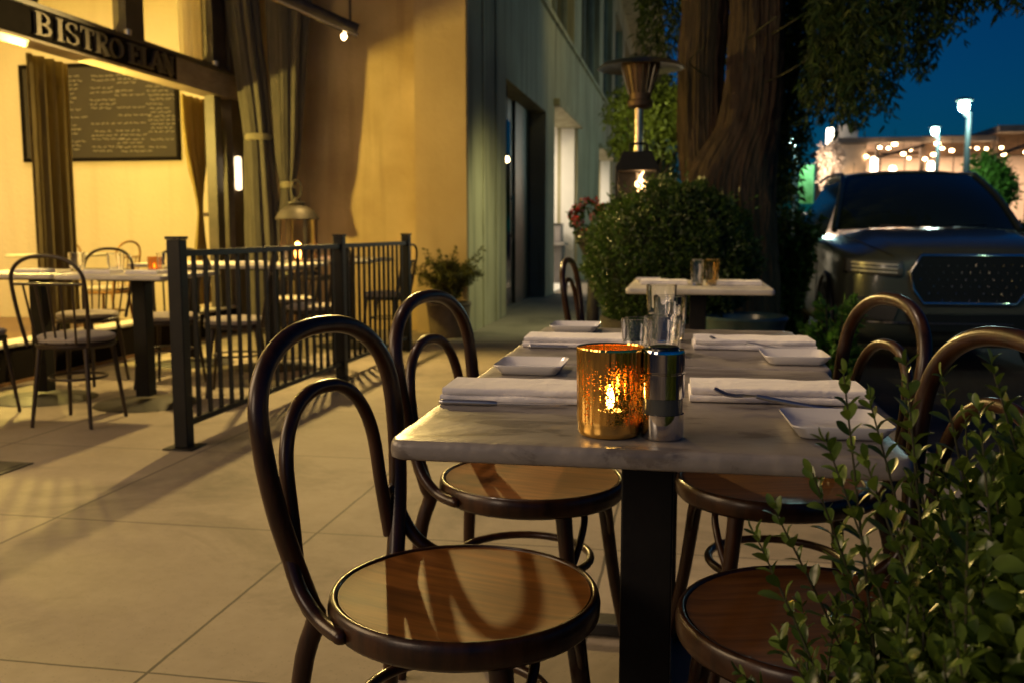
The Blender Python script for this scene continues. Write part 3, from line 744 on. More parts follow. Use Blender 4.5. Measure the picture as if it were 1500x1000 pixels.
# ------------------------------------------------------------------ table settings
TZ = .7506
def make_napkin(label, x, y, rz, lx, ly, group, seed, th=.022):
    """folded cloth: layered slab with a soft rolled front fold"""
    mb = MB(); n = 24; rng = random.Random(seed)
    for k in range(2):
        z0_ = k * th / 2; t2 = th / 2 - .0002; g = .005 * k; rows = []
        prof = []
        for i in range(9):
            a = PI * i / 8; prof.append((-(ly / 2 - g) - t2 / 2 * sin(a) + t2 / 2, z0_ + t2 / 2 - t2 / 2 * cos(a)))
        prof += [(-ly / 4, z0_ + t2), (0, z0_ + t2), (ly / 4, z0_ + t2), (ly / 2 - g, z0_ + t2), (ly / 2 - g, z0_), (-(ly / 2 - g) + t2 / 2, z0_)]
        for j in range(n + 1):
            u = j / n; xx = -lx / 2 + g * .6 + (lx - g * 1.2) * u
            w_ = mnoise.noise(Vector((u * 3, seed, k))) * .009
            rows.append([(xx + mnoise.noise(Vector((yy * 14, seed, k + 5))) * .003, yy + w_, zz + (mnoise.noise(Vector((u * 5, yy * 16, seed))) * .0022 + .001 if zz > z0_ + t2 * .6 else 0) * (k + 1) / 2 ) for yy, zz in prof])
        mb.grid(rows)
        o0 = len(rows[0]); base = len(mb.v) - o0 * (n + 1)
        mb.f.append(tuple(base + i for i in range(o0))); mb.f.append(tuple(base + n * o0 + i for i in reversed(range(o0))))
    o = mb.build('folded_napkin', 'napkin', None, smooth=50); o.location = (x, y, TZ + .0004); o.rotation_euler = (0, 0, rz)
    return tag(o, label, 'napkin', group)
GN = 'white napkins on the marble tables'
make_napkin('left white napkin on the front table, closest to the candle glass', -.268, 1.565, R(1), .245, .13, GN, 1)
make_napkin('right white napkin on the front table, fork tines resting before it', .155, 1.635, R(1), .285, .125, GN, 2)
make_napkin('left white napkin on the second table, behind the candle glass', -.255, 2.32, R(1), .25, .135, GN, 3)
make_napkin('right white napkin on the second table, beside the tumblers', .165, 2.345, R(2), .28, .13, GN, 4)
make_napkin('right white napkin on the far table, beside its two tumblers', .255, 5.02, 0, .27, .13, GN, 5)
make_napkin('left white napkin on the far table, left of its two tumblers', -.10, 5.02, 0, .24, .13, GN, 6)

def make_plate(label, loc, rz, group):
    """rectangular white dish with a flared rim"""
    def ring(hx, hy, z, r=.016):
        o = []
        for cx, cy, a0 in ((hx - r, hy - r, 0), (-hx + r, hy - r, 90), (-hx + r, -hy + r, 180), (hx - r, -hy + r, 270)):
            for k in range(6): o.append((cx + r * cos(R(a0 + 18 * k)), cy + r * sin(R(a0 + 18 * k)), z))
        return o + [o[0]]
    a, b_ = .068, .072
    rows = [ring(.002, .002, 0, .001), ring(a * .80, b_ * .80, 0), ring(a * .84, b_ * .84, .003), ring(a, b_, .0175, .018), ring(a * .99, b_ * .99, .0195, .018), ring(a * .965, b_ * .965, .0175, .018), ring(a * .82, b_ * .82, .006), ring(a * .76, b_ * .76, .0045), ring(.002, .002, .0045, .001)]
    o = MB().grid(rows).build('side_plate', 'plate', None, smooth=60); o.location = loc; o.rotation_euler = (0, 0, rz)
    return tag(o, label, 'plate', group)
GP = 'square white plates on the marble tables'
make_plate('square white plate on the right front corner of the front table, half behind the shrub', (.212, 1.375, TZ), R(3), GP)
make_plate('square white plate at the left of the front table, behind its napkin', (-.295, 1.872, TZ), R(0), GP)
make_plate('square white plate at the right of the second table, fork handle against it', (.235, 2.105, TZ), R(2), GP)
make_plate('square white plate at the far left corner of the second table', (-.295, 2.655, TZ), R(0), GP)
make_plate('square white plate at the left edge of the far table', (-.19, 5.25, TZ), R(0), GP)

def make_fork(label, p, rz, group, tilt=0):
    mb = MB(); L_ = .19
    hand = smooth_path([(0, 0, .002), (.05, 0, .004), (.10, 0, .009), (.13, 0, .012)], 4)
    mb.tube(hand, [.0052 - .0018 * i / (len(hand) - 1) for i in range(len(hand))], 8, flat=.5)
    nk = smooth_path([(.13, 0, .012), (.142, 0, .012), (.152, 0, .010)], 4)
    mb.tube(nk, [.0035 + .006 * i / (len(nk) - 1) for i in range(len(nk))], 8, flat=.25) if False else mb.prism([(.129, -.003, .0112), (.150, -.011, .010), (.150, .011, .010), (.129, .003, .0112)], (0, 0, .002))
    for k in range(4):
        y = -.0094 + k * .00627
        tp = smooth_path([(.150, y, .011), (.165, y, .0095), (.18, y * .98, .011), (.197, y * .95, .018)], 4)
        mb.tube(tp, [.0016] * (len(tp) - 1) + [.0008], 6)
    o = mb.build('fork', 'cutlery', None, smooth=60); o.location = p; o.rotation_euler = (0, tilt, rz)
    return tag(o, label, 'fork', group)
def make_knife(label, p, rz, group):
    mb = MB()
    mb.tube(smooth_path([(0, 0, .0045), (.02, 0, .0045), (.06, 0, .0042), (.095, 0, .004)], 4), [.0028] + [.0048] * 10 + [.0042, .0035], 8, flat=.8)
    mb.prism([(.095, -.004, .0035), (.19, -.0075, .0035), (.205, -.002, .0035), (.21, .0045, .0035), (.095, .004, .0035)], (0, 0, .0013))
    o = mb.build('table_knife', 'cutlery', None, smooth=60); o.location = p; o.rotation_euler = (0, 0, rz)
    return tag(o, label, 'knife', group)
GF = 'forks on the marble tables'
make_fork('steel fork on the front table leaning toward the shrub covered plate', (.245, 1.515, TZ), R(171), GF, R(-3))
make_fork('steel fork on the second table resting by its right plate', (.255, 2.265, TZ), R(167), GF, R(-3))
GK = 'knives on the marble tables'
make_knife('steel knife lying along the left napkin on the front table', (-.385, 1.478, TZ), R(2), GK)
make_knife('steel knife lying along the left napkin on the second table', (-.362, 2.236, TZ), R(1), GK)
make_knife('steel knife lying along the right napkin on the front table, past the fork', (.08, 1.742, TZ), R(1), GK)

# amber candle glass
cg = thing('candle_holder', 'amber mirrored candle glass with glowing flecks and a lit candle inside', 'candle holder', (-.0965, 1.303, TZ))
gl = MB(); n = 96; rows = []
def flut(a, z): return .0006 * cos(a * 28) * min(1, max(0, (z - .016) / .01))
for r, z in ((.0, .0), (.040, .0), (.0435, .003), (.0442, .008), (.0438, .013), (.0445, .016), (.0452, .024), (.0457, .06), (.0462, .10), (.0465, .1178), (.0465, .119), (.0458, .1215), (.0448, .119)):
    rows.append([((r + flut(2 * PI * j / n, z)) * cos(2 * PI * j / n), (r + flut(2 * PI * j / n, z)) * sin(2 * PI * j / n), z) for j in range(n + 1)])
gl.grid(rows).build('glass_cup', 'mercury', cg, smooth=50, fix=False)
cd = MB().lathe([(0, .004), (.019, .004), (.0195, .03), (.018, .033), (.012, .031), (0, .031)], 24).build('wax_candle', 'wax', cg)
MB().tube([(0, 0, .031), (.001, 0, .037)], .0008, 6).build('wick', 'blackplastic', cd)
MB().lathe([(0, .034), (.0040, .038), (.0062, .045), (.0050, .055), (.0020, .066), (0, .072)], 14).build('candle_flame', 'flame', cg)

# steel pepper mill
pm = thing('pepper_mill', 'brushed steel pepper mill standing right of the amber candle glass', 'pepper mill', (-.0245, 1.293, TZ))
MB().lathe([(0, 0), (.0275, 0), (.0285, .002), (.0285, .034), (0, .034)], 48).build('lower_body', 'steel', pm)
MB().lathe([(.0, .0342), (.0268, .0342), (.0268, .0558), (.0, .0558)], 48).build('window_band', 'acrylic', pm)
MB().lathe([(0, .056), (.0286, .056), (.0286, .088), (.0270, .089), (.0270, .0905), (.0288, .0915), (.0288, .1158), (.0288, .117), (.0276, .1205), (0, .1205)], 48).build('upper_body', 'steel', pm)
MB().lathe([(0, .1207), (.021, .1207), (.021, .123), (.019, .1245), (0, .1245)], 40).build('lid', 'darksteel', pm)

def make_glass(label, loc, group, h=.092, r=.036):
    """faceted tumbler: thick clear wall"""
    n = 48; rows = []
    def fr(a, k): return 1 - k * .014 * (1 - abs(cos(a * 4)))
    for rr, z, k in ((0, 0, 0), (r * .72, 0, 0), (r * .78, .003, 1), (r * .84, h * .25, 1), (r * .89, h * .42, 1), (r * .945, h * .50, 0), (r, h - .001, 0), (r - .0012, h, 0), (r - .0028, h - .001, 0), (r * .945 - .0030, h * .50, 0), (r * .72, .014, 0), (0, .012, 0)):
        rows.append([(rr * fr(2 * PI * j / n, k) * cos(2 * PI * j / n), rr * fr(2 * PI * j / n, k) * sin(2 * PI * j / n), z) for j in range(n + 1)])
    o = MB().grid(rows).build('tumbler', 'glass', None, smooth=40, fix=True); o.location = loc
    return tag(o, label, 'glass', group)
GG = 'clear tumblers on the marble tables'
make_glass('clear tumbler standing alone just left of the row of tumblers behind the candle', (-.100, 2.13, TZ), GG, .085, .035)
g0 = make_glass('nearest clear tumbler of the row right behind the pepper mill', (-.043, 2.18, TZ), GG, .088, .043)
make_glass('middle clear tumbler of the row behind the pepper mill', (-.032, 2.45, TZ), GG, .114, .043)
make_glass('rearmost clear tumbler of the row on the second table', (-.060, 2.69, TZ), GG, .128, .042)
make_glass('left clear tumbler of the pair on the far table', (.068, 4.93, TZ), GG, .13, .036)
ag_ = make_glass('right amber tinted tumbler of the pair on the far table', (.142, 4.98, TZ), GG, .13, .038)

ag_.data.materials[0] = M('amber_tint_glass', (1, .80, .42), .0, trans=1, ior=1.45)
# ------------------------------------------------------------------ patio tables, chairs and things on them
GPT = 'pale tables on the bistro patio'
pt0 = make_table('pale patio table behind the spindle back chair, left of the fence post', (-3.15, 5.17, 0), .66, .70, GPT, 11, 'tablewhite', .78)
for ch in list(pt0.children):
    if ch.name.startswith('base'): bpy.data.objects.remove(ch)
MB().lathe([(0, .03), (.29, .008), (.30, .002), (.295, 0), (0, 0)], 40).build('base', 'castiron', pt0).location = (0, 0, 0)
for loc, lab in (((-3.86, 5.22, 0), 'pale patio table at the left edge of the view, beside the spindle back chair'),
                 ((-3.05, 6.75, 0), 'pale patio table behind the fence, in front of the bronze lantern'),
                 ((-3.75, 6.85, 0), 'pale patio table against the bistro windows behind the first fence post'),
                 ((-2.95, 8.15, 0), 'pale patio table behind the last fence panel by the ochre wall')):
    dup(pt0, loc, 0, lab, GPT)

def make_spindle(label, loc, rz, group):
    """patio chair: arched hoop back with spindles, pad on a round seat"""
    t = thing('spindle_chair', label, 'chair', loc, rz, group)
    MB().lathe([(0, .415), (.19, .415), (.20, .425), (.20, .437), (.19, .445), (0, .445)], 32).build('seat', 'patiochair', t)
    MB().lathe([(0, .4452), (.185, .4452), (.198, .455), (.196, .472), (.17, .482), (0, .484)], 32, sx=1, sy=1).build('cushion', 'cushion', t, smooth=60)
    hp = smooth_path(hoop_pts(.43, .17, .20, .90, -.175, .07, legs=False), 2)
    MB().tube(hp, .0105, 8).build('back_hoop', 'patiochair', t, smooth=80)
    MB().tube([(-.175 - .07 * .38 / .4 * .75, y * .19 / 2, .755) for y in (-2, -1, 0, 1, 2)], .008, 8).build('back_rail', 'patiochair', t, smooth=80)
    for i in range(5):
        y = (i - 2) * .068
        MB().tube([(-.178, y * .8, .44), (-.228, y, .755)], .0062, 6).build('spindle', 'patiochair', t, smooth=80)
    for sx in (-1, 1):
        for sy in (-1, 1):
            MB().tube([(sx * .13, sy * .13, .42), (sx * .175, sy * .165, 0)], [.014, .010], 8).build('leg', 'patiochair', t, smooth=80)
    MB().tube([(.145 * cos(a * PI / 14), .145 * sin(a * PI / 14), .25) for a in range(28)], .007, 6, closed=True).build('leg_ring', 'patiochair', t, smooth=80)
    return t
GS = 'spindle back chairs on the bistro patio'
sp = make_spindle('spindle back patio chair with grey cushion standing nearest the left fence post', (-3.20, 4.60, 0), R(93), GS)
for loc, rz, lab in (((-3.93, 4.68, 0), 75, 'patio chair with grey cushion cut by the left edge of the view'),
                     ((-3.35, 5.80, 0), -85, 'patio chair across the nearest pale table, its hoop back before the yellow wall'),
                     ((-3.98, 5.86, 0), -95, 'patio chair across the leftmost pale table, hoop back at far left'),
                     ((-2.78, 5.62, 0), 200, 'patio chair just behind the first fence panel with its cushion turned to the tables'),
                     ((-2.72, 6.75, 0), 182, 'patio chair beside the middle fence post facing the lantern table'),
                     ((-3.20, 7.45, 0), -80, 'patio chair with its back to the bronze lantern stool'),
                     ((-2.62, 8.2, 0), 178, 'patio chair behind the last fence panel nearest the corner shrub')):
    dup(sp, loc, R(rz), lab, GS)
GPG = 'tumblers on the patio tables'
PZ = .7805
for x, y, lab in ((-3.62, 5.25, 'tumbler before the olive curtain on the leftmost patio table'), (-3.28, 5.12, 'tumbler at the left end of the nearest patio table'),
                  (-3.02, 5.22, 'tumbler at the right end of the nearest patio table'), (-3.00, 6.9, 'tumbler on the patio table before the lantern'), (-2.88, 8.1, 'tumbler on the patio table by the ochre wall')):
    o = g0.copy(); COL.objects.link(o); o.location = (x, y, PZ); o['label'] = lab; o['group'] = GPG
    o.scale = (1.15, 1.15, 1.3)
GPN = 'napkins on the patio tables'
for x, y, lab, s_ in ((-3.78, 5.06, 'pale napkin on the leftmost patio table', 21), (-3.30, 5.00, 'pale napkin at the left of the nearest patio table', 22), (-3.02, 5.02, 'pale napkin at the right of the nearest patio table', 23),
                      (-3.12, 6.6, 'pale napkin on the patio table before the lantern', 24), (-3.02, 8.0, 'pale napkin on the patio table by the ochre wall', 25)):
    o = make_napkin(lab, x, y, 0, .2, .14, GPN, s_, .02); o.location.z = PZ
ph = thing('candle_cup', 'amber candle cup lit on the patio table nearest the spindle chair', 'candle holder', (-3.14, 5.30, PZ), 0, 'small candle cups on the patio tables')
MB().lathe([(0, 0), (.036, 0), (.038, .004), (.040, .09), (.038, .09), (.035, .006), (0, .006)], 24).build('cup', M('amber_glass', (.9, .45, .08), .1, trans=.6), ph)
MB().lathe([(0, .02), (.004, .028), (.005, .036), (.002, .05), (0, .055)], 10).build('cup_flame', 'flame2', ph)
dup(ph, (-3.10, 8.25, PZ), 0, 'amber candle cup lit on the patio table by the ochre wall')

# bronze lantern on a stool
st = thing('lantern_stool', 'dark square stool carrying the bronze lantern behind the fence', 'stool', (-3.20, 7.85, 0))
MB().box(-.19, -.19, .60, .19, .19, .64).build('stool_top', 'patiochair', st, bevel=.006)
for sx in (-1, 1):
    for sy in (-1, 1): MB().tube([(sx * .15, sy * .15, .60), (sx * .17, sy * .17, 0)], [.018, .014], 8).build('leg', 'patiochair', st)
ln = thing('bronze_lantern', 'tall bronze lantern with onion dome and burning candle behind the fence', 'lantern', (-3.33, 7.85, .641))
ln.location.x = -3.29
MB().lathe([(0, 0), (.17, 0), (.175, .01), (.165, .03), (.15, .035), (0, .035)], 8).build('lantern_base', 'lanternmetal', ln, smooth=20)
cg_ = MB()
for k in range(4):
    a = PI / 4 + k * PI / 2; x, y = .165 * cos(a), .165 * sin(a); cg_.box(x - .014, y - .014, .036, x + .014, y + .014, .475)
cg_.build('lantern_frame', 'lanternmetal', ln)
MB().box(-.112, -.112, .036, .112, .112, .474).build('lantern_glass', M('lantern_pane', (.98, .93, .86), .02, trans=1, ior=1.05), ln)
MB().lathe([(.185, .476), (.19, .485), (.175, .51), (.15, .55), (.10, .585), (.06, .60), (.075, .612), (.07, .628), (.03, .635), (.022, .66), (0, .665)], 24).build('dome', 'lanternmetal', ln)
MB().tube([(.045 * sin(a * PI / 14), 0, .735 + .075 * -cos(a * PI / 14)) for a in range(28)], .008, 8, closed=True).build('carry_ring', 'lanternmetal', ln)
lc = MB().lathe([(0, .036), (.04, .036), (.04, .12), (0, .118)], 20).build('pillar_candle', 'wax', ln)
MB().lathe([(0, .125), (.020, .145), (.028, .18), (.022, .23), (.009, .275), (0, .295)], 14).build('lantern_flame', 'flame2', ln)

# dining room furniture
GD2 = 'wooden chairs in the dining room'
dt = dup(pt0, (-5.9, 8.3, .022), 0, 'dining table inside the yellow room behind the knee wall', 'tables in the dining room')
dup(pt0, (-6.6, 7.4, .022), 0, 'dining table deeper inside the yellow room at the left', 'tables in the dining room')
ic = make_spindle('honey coloured wooden chair inside the yellow room facing the window', (-5.35, 8.2, .022), R(180), GD2)
for ch in ic.children:
    if not ch.name.startswith('cushion'):
        ch.data = ch.data.copy(); ch.data.materials[0] = MT['chairwood']
dup(ic, (-6.35, 8.9, .022), R(-60), 'honey coloured wooden chair inside the yellow room under the chalkboard', GD2)
dup(ic, (-6.0, 7.0, .022), R(200), 'honey coloured wooden chair inside the yellow room by the olive curtain', GD2)

# ------------------------------------------------------------------ plants
cs = thing('potted_shrub', 'loose yellow green shrub in a grey clay pot at the building corner', 'potted plant', (-2.24, 9.0, 0))
MB().lathe([(0, 0), (.17, 0), (.185, .02), (.215, .30), (.225, .31), (.222, .335), (.19, .335), (.185, .30), (0, .30)], 28).build('pot', 'claypot', cs)
rng = random.Random(31); fo = MB(); stm = MB()
for i in range(70):
    a = rng.uniform(0, 2 * PI); sp_ = rng.uniform(.05, .30); h = rng.uniform(.26, .54)
    pts = smooth_path([(0.06 * cos(a), .06 * sin(a), .30), (sp_ * .6 * cos(a), sp_ * .6 * sin(a), .30 + h * .7), (sp_ * 1.15 * cos(a), sp_ * 1.15 * sin(a), .30 + h * rng.uniform(.75, 1.05))], 6)
    stm.tube(pts, .003, 5)
    for p in pts[3:]:
        for _ in range(5): leaf(fo, p + rnd_dir(rng) * .025, rnd_dir(rng) + Vector((cos(a), sin(a), .2)) * .8, rnd_dir(rng) + Vector((0, 0, 1)), rng.uniform(.03, .055), rng.uniform(.014, .024))
stm.build('stems', 'stem', cs); fo.build('foliage', 'leaf_corner', cs, smooth=0, fix=False)

bw = thing('boxwood_ball', 'large clipped boxwood ball behind the far marble table', 'shrub', (-.085, 6.45, 0))
MB().lathe([(0, 0), (.34, 0), (.40, .04), (.46, .42), (.47, .45), (.43, .45), (.41, .40), (0, .40)], 32).build('planter', 'darkpot', bw)
MB().lathe([(.0, .3), (.30, .36), (.42, .6), (.45, .85), (.38, 1.12), (.2, 1.24), (0, 1.27)], 24).build('inner_twigs', M('boxwood_core', (.014, .022, .006), .9, vary=(20, .5), bump=(30, 1)), bw)
sh = shell_bush((0, 0, .82), (.55, .55, .52), 30000, .030, .017, 5, lumps=.075, depth=.22, fs=4.2); rng = random.Random(55)
for i in range(110):
    d = rnd_dir(rng); d.z = abs(d.z) * .9 - .1; d.normalize(); o_ = Vector((0, 0, .82)) + Vector((d.x * .50, d.y * .50, d.z * .48)); e = o_ + (d + rnd_dir(rng) * .5) * rng.uniform(.06, .13)
    for k in range(9): leaf(sh, o_.lerp(e, k / 8), rnd_dir(rng) + d, rnd_dir(rng), .034, .019)
sh.build('foliage', 'leaf_box', bw, smooth=0, fix=False)

tb = thing('glazed_pot', 'teal glazed bowl pot standing beneath the right end of the far table', 'pot', (.36, 5.95, 0))
MB().lathe([(0, 0), (.15, 0), (.16, .02), (.235, .34), (.25, .46), (.27, .50), (.262, .515), (.235, .50), (.22, .44), (0, .44)], 36).build('pot_body', 'teal', tb)
MB().lathe([(0, .4402), (.218, .4402), (0, .46)], 24).build('soil', 'soil', tb)

def leafy(name, label, cat, loc, n, h, spread, L, Wd, mat, seed, group=None):
    t = thing(name, label, cat, loc, 0, group); rng = random.Random(seed); fo, sm = MB(), MB()
    for i in range(n):
        a = rng.uniform(0, 2 * PI); s_ = spread * rng.uniform(.2, 1); hh = h * rng.uniform(.55, 1)
        pts = smooth_path([(s_ * .25 * cos(a), s_ * .25 * sin(a), 0), (s_ * .6 * cos(a), s_ * .6 * sin(a), hh * .6), (s_ * cos(a), s_ * sin(a), hh)], 7)
        sm.tube(pts, .004, 5)
        for p in pts[2:]:
            for _ in range(4): leaf(fo, p, rnd_dir(rng) + Vector((cos(a), sin(a), .5)), rnd_dir(rng) + Vector((0, 0, 1)), L * rng.uniform(.7, 1.3), Wd * rng.uniform(.7, 1.3))
    sm.build('stems', 'stem', t); fo.build('foliage', mat, t, smooth=0, fix=False); return t
leafy('low_plant', 'low bright green plant beside the second table at the kerb', 'plant', (.80, 5.4, 0), 34, .66, .17, .06, .028, 'leaf_lit', 41)
leafy('kerb_shrub', 'dark upright shrub between the big tree and the dark car', 'shrub', (.93, 8.9, 0), 80, 1.25, .26, .07, .035, 'leaf_box', 42)

# foreground shrub with oval leaves in focus
fs_ = thing('leafy_shrub', 'glossy oval leaved shrub filling the lower right foreground corner', 'shrub', (.52, .80, 0))
MB().box(-.36, -.22, 0, .40, .20, .40).build('planter', 'darkpot', fs_, bevel=.012)
MB().box(-.34, -.20, .4002, .38, .18, .408).build('soil', 'soil', fs_)
rng = random.Random(77); fo, sm = MB(), MB()
def sprig(base, tip, bend, n_leaf, Ls):
    b_, t_ = Vector(base), Vector(tip); m = b_.lerp(t_, .55) + Vector(bend)
    P = smooth_path([b_, m, t_], max(5, n_leaf // 2)); k = len(P)
    sm.tube(P, [.0022 - .0014 * i / (k - 1) for i in range(k)], 5)
    ph = rng.uniform(0, PI)
    for i in range(int(k * .18), k):
        d = (P[i] - P[max(i - 1, 0)]).normalized() if i else Vector((0, 0, 1))
        s0 = d.orthogonal().normalized(); ph += PI / 2 * (1 + rng.uniform(-.15, .15))
        s0 = Matrix.Rotation(ph, 3, d) @ s0
        for s in (1, -1):
            if rng.random() < .08: continue
            dd = s0 * s * rng.uniform(.55, .95) + d * rng.uniform(.5, 1.0)
            L_ = Ls * rng.uniform(.5, 1.25) * (1 - .45 * (i / k) ** 3)
            leaf(fo, P[i], dd, d * .8 - s0 * s * .5 + rnd_dir(rng) * .35, L_, L_ * rng.uniform(.40, .60), rng.uniform(-.15, .45), fine=True)
    leaf(fo, P[-1], (P[-1] - P[-2]).normalized() + rnd_dir(rng) * .2, rnd_dir(rng), Ls * .6, Ls * .26, .1, fine=True)
# deliberate sprigs along the outline, then a dense body
for tip, bend in (((.150, .93, .895), (0, 0, 0)), ((.178, .95, .868), (.01, 0, 0)), ((.125, .93, .80), (.02, 0, -.01)), ((.09, .92, .765), (.03, 0, -.02)), ((.072, .90, .745), (.03, 0, -.02)),
                  ((.205, .93, .905), (0, 0, 0)), ((.215, .98, .875), (0, 0, 0)), ((.245, .96, .89), (0, 0, 0)), ((.285, .95, .905), (.01, 0, 0)), ((.33, .94, .90), (0, 0, 0)), ((.262, .90, .87), (0, 0, 0)),
                  ((.37, .92, .89), (0, 0, 0)), ((.30, .88, .87), (0, 0, 0)), ((.06, .85, .63), (.03, 0, 0)), ((.09, .84, .67), (.03, 0, 0)), ((.09, .86, .59), (.03, 0, 0)), ((.13, .88, .84), (.02, 0, 0)), ((.16, .86, .83), (.02, 0, 0))):
    base = (-.52 + tip[0] + rng.uniform(.06, .14) - 0, -.80 + tip[1] - rng.uniform(0, .08), .42)
    sprig((tip[0] - .52 + rng.uniform(.05, .13), tip[1] - .80 + rng.uniform(-.07, .03), .42), (tip[0] - .52, tip[1] - .80, tip[2]), bend, 28, .028)
for i in range(430):
    x = rng.uniform(-.40, .42); y = rng.uniform(-.22, .20)
    zt = .80 + .07 * mnoise.noise(Vector((x * 7, y * 7, 3))) * 2 - max(0, -.30 - x) * 1.1 - rng.random() ** 2 * .30
    sprig((x * .8 + rng.uniform(-.05, .05), y * .7, .41), (x, y, zt), (rng.uniform(-.03, .03), rng.uniform(-.03, .03), 0), 26, .028)
for i in range(27000):
    x = rng.uniform(-.34, .44); y = rng.uniform(-.20, .20)
    zt = .84 - max(0, -.20 - x) * 1.6 + .06 * mnoise.noise(Vector((x * 7, y * 7, 3)))
    leaf(fo, Vector((x, y, rng.uniform(.36, zt))), rnd_dir(rng) + Vector((0, 0, .4)), rnd_dir(rng) + Vector((0, -.5, .6)), rng.uniform(.020, .034), rng.uniform(.011, .018), .2, fine=True)
sm.build('stems', 'stem', fs_, fix=False); fo.build('foliage', 'leaf_fg', fs_, smooth=80, fix=False)

# big street tree with two stems and a weeping crown
tr = thing('street_tree', 'large double stemmed street tree with rough bark and weeping green crown', 'tree', (.34, 8.4, 0))
def bark_tube(spine, seed, n=200):
    P = smooth_path([s[:3] for s in spine], 34); rows = []
    for i, p in enumerate(P):
        t = i / 34; k = min(int(t), len(spine) - 2); f = t - k; r = spine[k][3] * (1 - f) + spine[k + 1][3] * f; row = []
        for j in range(n + 1):
            a = 2 * PI * (j % n) / n
            q = Vector((cos(a) * 3.2, sin(a) * 3.2, p.z * .9 + seed)); rg = mnoise.noise(Vector((cos(a) * 7 + seed, sin(a) * 7, p.z * 1.1)))
            r2 = 1 - abs(mnoise.noise(Vector((cos(a) * 11 + 3, sin(a) * 11 + seed, p.z * 1.6 + .4 * mnoise.noise(q * 2))))) * 3
            k_ = r * (1 + .10 * mnoise.noise(q) + .06 * (1 - abs(rg) * 2.4) + .032 * r2 + .03 * mnoise.noise(Vector((cos(a) * 22, sin(a) * 22, p.z * 9))))
            row.append((p.x + k_ * cos(a), p.y + k_ * sin(a), p.z))
        rows.append(row)
    return MB().grid(rows)
tk = bark_tube([(.06, 0, -.02, .46), (.05, 0, .3, .40), (.03, 0, .9, .37), (.02, 0, 1.35, .36), (.06, .02, 1.6, .32), (.165, -.05, 1.9, .235), (.21, -.05, 2.4, .22), (.22, .0, 3.2, .21), (.32, .2, 4.4, .16), (.5, .3, 5.6, .09)], 1)
s2 = bark_tube([(-.06, .10, 1.0, .24), (-.14, .20, 1.35, .205), (-.205, .26, 1.7, .195), (-.23, .28, 2.4, .19), (-.23, .28, 3.2, .185), (-.5, .0, 4.4, .14), (-.8, .1, 5.4, .08)], 2)
tk.add(s2.v, s2.f); tk.build('trunk', 'bark', tr, smooth=60, fix=False)
lb = MB(); rng = random.Random(12)
for a, l, z in ((0, 2.8, 3.6), (.7, 2.4, 4.0), (-.7, 2.6, 3.8), (2.4, 2.0, 4.2), (3.3, 1.8, 4.0), (-2.2, 2.2, 4.4), (1.6, 2.2, 4.6), (-1.4, 2.3, 4.8)):
    P = smooth_path([(.2 * cos(a), .2 * sin(a), z - .4), (l * .5 * cos(a), l * .5 * sin(a), z + .7), (l * cos(a), l * sin(a), z + .6)], 6)
    lb.tube(P, [.10 - .08 * i / (len(P) - 1) for i in range(len(P))], 8)
lb.build('limbs', 'bark', tr)
cr = MB(); sk = MB()
def frond(x, y, z0_, z1_, n):
    sway = Vector((rng.uniform(-.12, .12), rng.uniform(-.12, .12), 0)); top = Vector((x, y, z0_)); bot = Vector((x, y, z1_)) + sway
    ph = rng.uniform(0, 6)
    for i in range(n):
        t = (i + rng.random()) / n; p = top.lerp(bot, t) + Vector((.05 * sin(t * 5 + ph), .05 * cos(t * 4 + ph), 0))
        for _ in range(2):
            d = Vector((rng.gauss(0, .55), rng.gauss(0, .55), -rng.uniform(.35, 1.0)))
            leaf(cr, p, d, rnd_dir(rng), rng.uniform(.06, .115), rng.uniform(.016, .028), .2)
# hanging fringe: x (world), lowest point, number of strands
fringe = [(.74, 1.0, 18), (.82, 1.3, 20), (.90, 1.72, 22), (1.0, 1.9, 24), (1.10, 1.92, 24), (1.20, 1.88, 24), (1.30, 1.80, 22), (1.42, 1.85, 20), (1.52, 2.0, 14), (1.62, 2.45, 12), (1.72, 2.20, 20), (1.82, 2.24, 18), (1.95, 2.6, 16), (2.05, 2.5, 16),
          (2.15, 2.66, 15), (2.25, 2.64, 15), (2.38, 2.76, 14), (2.5, 2.72, 15), (2.6, 2.72, 14), (2.75, 2.85, 14), (2.9, 2.92, 14), (3.05, 2.90, 14), (3.2, 2.95, 12)]
for x, zb, n in fringe:
    for _ in range(int(n * 1.15)):
        yy = rng.uniform(8.9, 9.9) if x < .92 else rng.uniform(7.0, 9.8); k = yy / 8.2
        xx = x * k + rng.gauss(0, .06); z1_ = 1.03 + (zb - 1.03) * k + abs(rng.gauss(0, .28)) - .02
        frond(xx - .34, yy - 8.4, max(z1_ + .5, 3.9 + rng.uniform(-.2, .5)), z1_, int(10 + 16 * (4.0 - z1_)))
for _ in range(120):
    yy = rng.uniform(8.8, 10.5); xx = rng.uniform(-.42, .42) * yy / 8.4; z1_ = 2.55 + abs(rng.gauss(0, .35))
    frond(xx - .34, yy - 8.4, 4.2, z1_, int(10 + 14 * (4.2 - z1_)))
for _ in range(14):
    yy = rng.uniform(9.2, 10.5); frond(rng.uniform(.70, .84) * yy / 8.4 - .34, yy - 8.4, 3.2, rng.uniform(.6, 1.2), 34)
for _ in range(9000):
    d = rnd_dir(rng); k = rng.uniform(.55, 1.0)
    if mnoise.noise(d * 3.1) < -.12: continue
    p = Vector((d.x * 3.1, d.y * 2.6, 5.4 + d.z * 1.5)) * 1 ; p = Vector((p.x * k, p.y * k, 5.4 + d.z * 1.5 * k))
    for _ in range(2): leaf(cr, p + rnd_dir(rng) * .12, Vector((rng.gauss(0, .6), rng.gauss(0, .6), -.6)), rnd_dir(rng), rng.uniform(.10, .17), rng.uniform(.03, .05))
cr.build('crown', 'leaf_crown', tr, smooth=0, fix=False)
